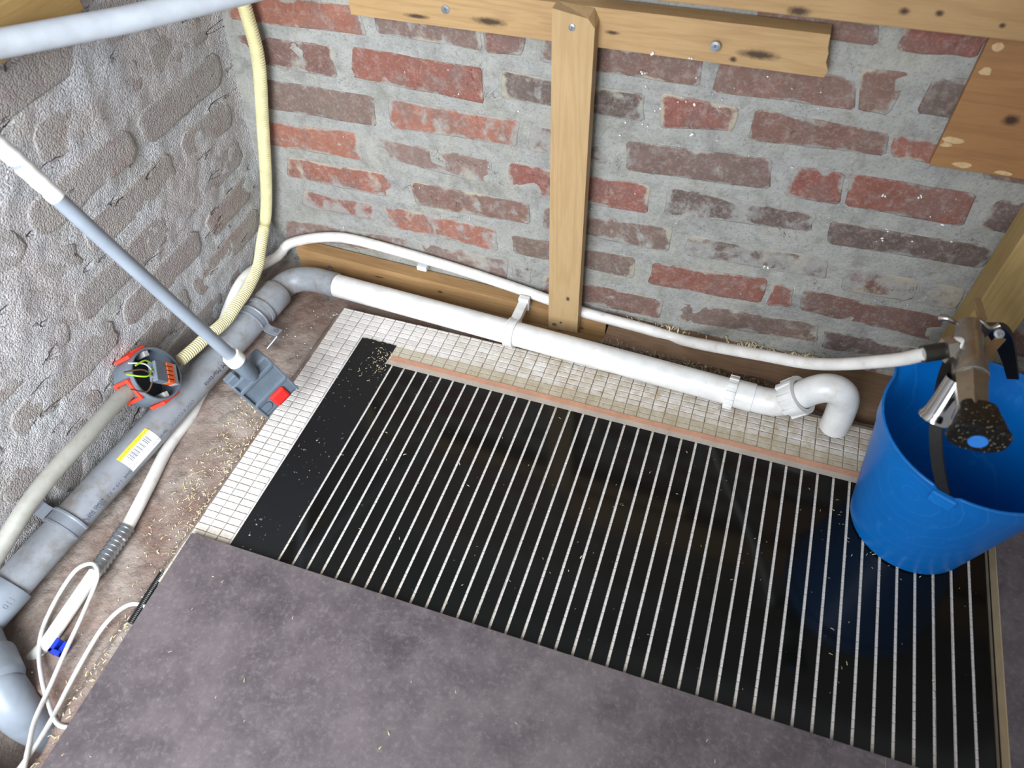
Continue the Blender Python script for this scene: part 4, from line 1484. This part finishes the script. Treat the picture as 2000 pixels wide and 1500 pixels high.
sq = []
for k in range(25):
    th = 2 * PI * k / 24
    c_, s_ = math.cos(th), math.sin(th)
    sq.append((x0_ + 0.0735 + 0.0075 * math.copysign(abs(c_) ** .5, c_), 0.005 + 0.0085 * math.copysign(abs(s_) ** .5, s_), 0.0026))
outline_ring(sq, 0.0005, 'seal_ring', plain('dark_red', rgb(150, 24, 24), 0.5), seal)


def knock(cx_, cy_, name, fl=1):
    p_ = [(cx_ - 0.008, cy_ + 0.010 * fl, -0.001)]
    for k in range(13):
        th = PI * k / 12
        p_.append((cx_ - 0.008 * math.cos(th), cy_ - (0.004 + 0.008 * math.sin(th)) * fl, -0.001))
    p_ += [(cx_ + 0.008, cy_ + 0.010 * fl, -0.001), (cx_ - 0.008, cy_ + 0.010 * fl, -0.001)]
    return outline_ring(p_, 0.0006, name, M['dark_grey'], wb)


knock(x0_ + 0.0715, -0.0235, 'knock_out', -1)
kp = MB().box((x0_ - 0.012, -0.0335, -0.020), (x0_ + 0.010, -0.016, -0.006), 0.002, BM_).build('side_port', M['grey_box'], wb)
p_ = [(x0_ - 0.009, -0.031, -0.0055)] + [(x0_ - 0.001 - 0.008 * math.cos(PI * k / 12), -0.026 + 0.006 * math.sin(PI * k / 12), -0.0055) for k in range(13)] + [(x0_ + 0.007, -0.031, -0.0055), (x0_ - 0.009, -0.031, -0.0055)]
outline_ring(p_, 0.0006, 'knock_out', M['dark_grey'], kp)
MB().box((x1_ - 0.001, -0.006, -0.026), (x1_ + 0.004, 0.020, -0.008), 0.0015, BM_).build('end_seal', M['red'], wb)

# near pale pipe at the top left, close to the camera
np_ = MB().tube([(0.0011, -0.4527, 0.6293), (0.0359, -0.3861, 0.6175), (0.0945, -0.2698, 0.5973), (0.1598, -0.1317, 0.5787), (0.2093, -0.0498, 0.5740)], 0.0148, 24).build('pale_pipe', M['white_near'])
tag(np_, 'pale grey pipe crossing the top left corner close to the viewer', 'pipe')

# ------------------------------------------------------------------ cables
cb1 = [(0.1655, -0.9594, 0.0120), (0.1436, -0.9311, 0.0040), (0.1246, -0.9061, -0.0040), (0.1079, -0.8649, -0.0120), (0.0934, -0.8196, -0.0140), (0.0840, -0.7756, -0.0120), (0.0745, -0.7350, -0.0080), (0.0705, -0.7168, -0.0020), (0.0587, -0.7065, 0.0000), (0.0475, -0.7077, 0.0000), (0.0336, -0.7196, -0.0040), (0.0253, -0.7436, -0.0140), (0.0274, -0.7794, -0.0200), (0.0371, -0.8106, -0.0220), (0.0554, -0.8361, -0.0220), (0.0849, -0.8617, -0.0200), (0.1151, -0.8819, -0.0160), (0.1508, -0.9008, -0.0100), (0.178, -0.900, -0.003)]
c_ = MB().tube(spline(cb1, 0.006), 0.0031, 10).build('white_cable', M['cable'])
tag(c_, 'thin white cable looped over the white water pipe at lower left', 'cable')
cb2 = [(0.182, -0.735, -0.004), (0.1488, -0.7357, -0.0050), (0.1321, -0.7495, -0.0080), (0.1202, -0.7736, -0.0160), (0.1183, -0.8001, -0.0200), (0.1220, -0.8299, -0.0200), (0.1277, -0.8603, -0.0190), (0.1365, -0.8874, -0.0140), (0.1474, -0.9177, -0.0040), (0.1529, -0.9456, 0.0030), (0.1569, -0.9655, 0.0100)]
c_ = MB().tube(spline(cb2, 0.006), 0.0032, 10).build('white_cable', M['cable'])
tag(c_, 'single white cable emerging from under the large floor board edge', 'cable')
bt = spline([(0.1622, -0.7614, -0.0055), (0.1609, -0.7370, -0.0055), (0.1596, -0.7119, -0.0055), (0.1588, -0.6842, -0.0055)], 0.0012)
c_ = MB().tube(bt, [0.0052 + 0.0009 * (i % 2) for i in range(len(bt))], 12).build('black_ribbed_tube', M['black'])
tag(c_, 'short black ribbed tube tucked under the left edge of floor board', 'tube')
bc_ = Vector((0.0777, -0.8197, -0.0220))
b = MB().box(bc_ - Vector((.009, .010, .008)), bc_ + Vector((-.003, .010, .008)), .001).box(bc_ - Vector((.009, .010, .008)), bc_ + Vector((.009, -.004, .008)), .001).box(bc_ + Vector((.003, -.010, -.008)), bc_ + Vector((.009, .010, .006)), .001)
tag(b.build('blue_clip', M['blue_clip']), 'small bright blue plastic clip lying beside the white water pipe', 'clip')

# ------------------------------------------------------------------ loose shavings, crumbs and dust
def scatter(name, spots, mat, label, cat, size, curl=1.0):
    b = MB()
    for (x, y, z, nx) in spots:
        L = size * R.uniform(0.5, 1.5)
        wd = L * R.uniform(0.10, 0.24)
        a = R.uniform(0, 2 * PI)
        d = Vector((math.cos(a), math.sin(a), R.uniform(-.15, .25)))
        s = Vector((-d.y, d.x, R.uniform(-.4, .4)))
        o = Vector((x, y, z + 0.0006))
        c = R.uniform(0.1, 0.5) * curl * L
        pts = [o - d * L / 2, o - d * L / 6 + Vector((0, 0, c)), o + d * L / 6 + Vector((0, 0, c)), o + d * L / 2]
        vs = []
        for p in pts: vs += [p - s * wd / 2, p + s * wd / 2]
        b.add(vs, [(0, 1, 3, 2), (2, 3, 5, 4), (4, 5, 7, 6)])
    o = b.build(name, mat)
    return tag(o, label, cat, None, 'stuff')


sp = []
for _ in range(560):
    k = R.random()
    y = -0.34 - 0.28 * k + R.gauss(0, 0.03)
    x = R.uniform(0.07, 0.152)
    sp.append((x, y, fh(x, y), 0))
for _ in range(170):
    y = R.uniform(-1.0, -0.66)
    x = R.gauss(0.150, 0.022)
    if x < 0.178: sp.append((x, y, fh(x, y), 0))
scatter('wood_shavings', sp, M['shaving'], 'pale wood shavings strewn on the concrete strip left of underlay', 'shavings', 0.0050, 0.5)
sp = [(R.uniform(0.67, 1.05), R.uniform(-0.012, -0.004), 0.0165, 0) for _ in range(70)]
sp += [(x0 + R.gauss(0, .012), R.uniform(-0.015, -0.004), 0.017 + R.uniform(0, .006), 0) for x0 in (0.90, 0.985, 1.0) for _ in range(28)]
scatter('wood_curls', sp, M['shaving'], 'brownish wood curls lying on the dark sole plate by the wall', 'shavings', 0.008, 2.0)
sp = []
for _ in range(650):
    x = R.uniform(0.655, 0.99)
    sp.append((x, wax(x).y + 0.037 + R.gauss(0, 0.005), 0.020 + R.uniform(-0.006, 0.008), 0))
scatter('dirt_line', sp, M['dust'], 'grey brown grit heaped between white drain pipe and sole plate', 'dirt', 0.006, 1.5)
sp = [(R.uniform(0.19, 1.26), R.uniform(-0.95, -0.64), 0.0085, 0) for _ in range(46)]
sp += [(R.uniform(0.30, 1.26), R.uniform(-0.6, -0.23), 0.0007, 0) for _ in range(70)]
sp += [(R.gauss(0.285, .012), R.uniform(-0.27, -0.185), 0.0013, 0) for _ in range(80)]
sp += [(R.gauss(1.13, .04), R.uniform(-0.37, -0.26), 0.0007, 0) for _ in range(60)]
scatter('fine_shavings', sp, M['shaving'], 'few fine shavings scattered on heating film and floor boards', 'shavings', 0.0036, 0.5)
sp = [(R.uniform(0.45, 1.15), R.uniform(-0.205, -0.13), -0.0005, 0) for _ in range(90)]
scatter('tan_shavings', sp, plain('tan_shaving', rgb(196, 160, 104), 0.7), 'tan shavings on the dirty white underlay behind the copper strip', 'shavings', 0.004, 0.8)
cr_ = MB()
for _ in range(70):
    x, z = R.uniform(0.1, 1.15), R.uniform(0.05, 0.56)
    if R.random() < 0.35: x, z = R.gauss(0.72, .06), R.gauss(0.45, .06)
    s = R.uniform(0.0005, 0.0013)
    cr_.lump((x, -0.0026, z), s)
for px in ((1.0496, -0.0030, 0.3609), (1.0070, -0.0030, 0.3544), (1.0298, -0.0030, 0.2996), (1.0300, -0.0030, 0.2831), (1.0916, -0.0030, 0.3229), (0.8850, -0.0030, 0.1939), (0.8906, -0.0030, 0.1933), (0.6613, -0.0030, 0.4782), (0.6677, -0.0030, 0.4763), (0.6775, -0.0330, 0.5199), (0.7258, -0.0330, 0.5191), (0.7404, -0.0030, 0.3984), (0.7381, -0.0030, 0.4441)):
    for _ in range(3):
        s = R.uniform(0.0008, 0.0018)
        c = Vector(px) + Vector((R.uniform(-.002, .002), 0, R.uniform(-.002, .002)))
        cr_.lump(c, s)
tag(cr_.build('foam_crumbs', M['crumb']), 'tiny white foam crumbs sticking to the brick wall', 'crumbs', None, 'stuff')
cr_ = MB()
for _ in range(170):
    k = R.random()
    if k < 0.5: x, y = R.uniform(0.05, 0.155), R.uniform(-1.0, -0.10)
    else: x, y = R.uniform(0.1, 0.6), -0.115 + R.uniform(-.008, .008)
    z = fh(x, y) + 0.001
    s = R.uniform(0.0006, 0.0015)
    cr_.lump((x, y, z), s)
tag(cr_.build('foam_bits', M['crumb']), 'white foam bits lying on the brown concrete beside underlay', 'crumbs', None, 'stuff')
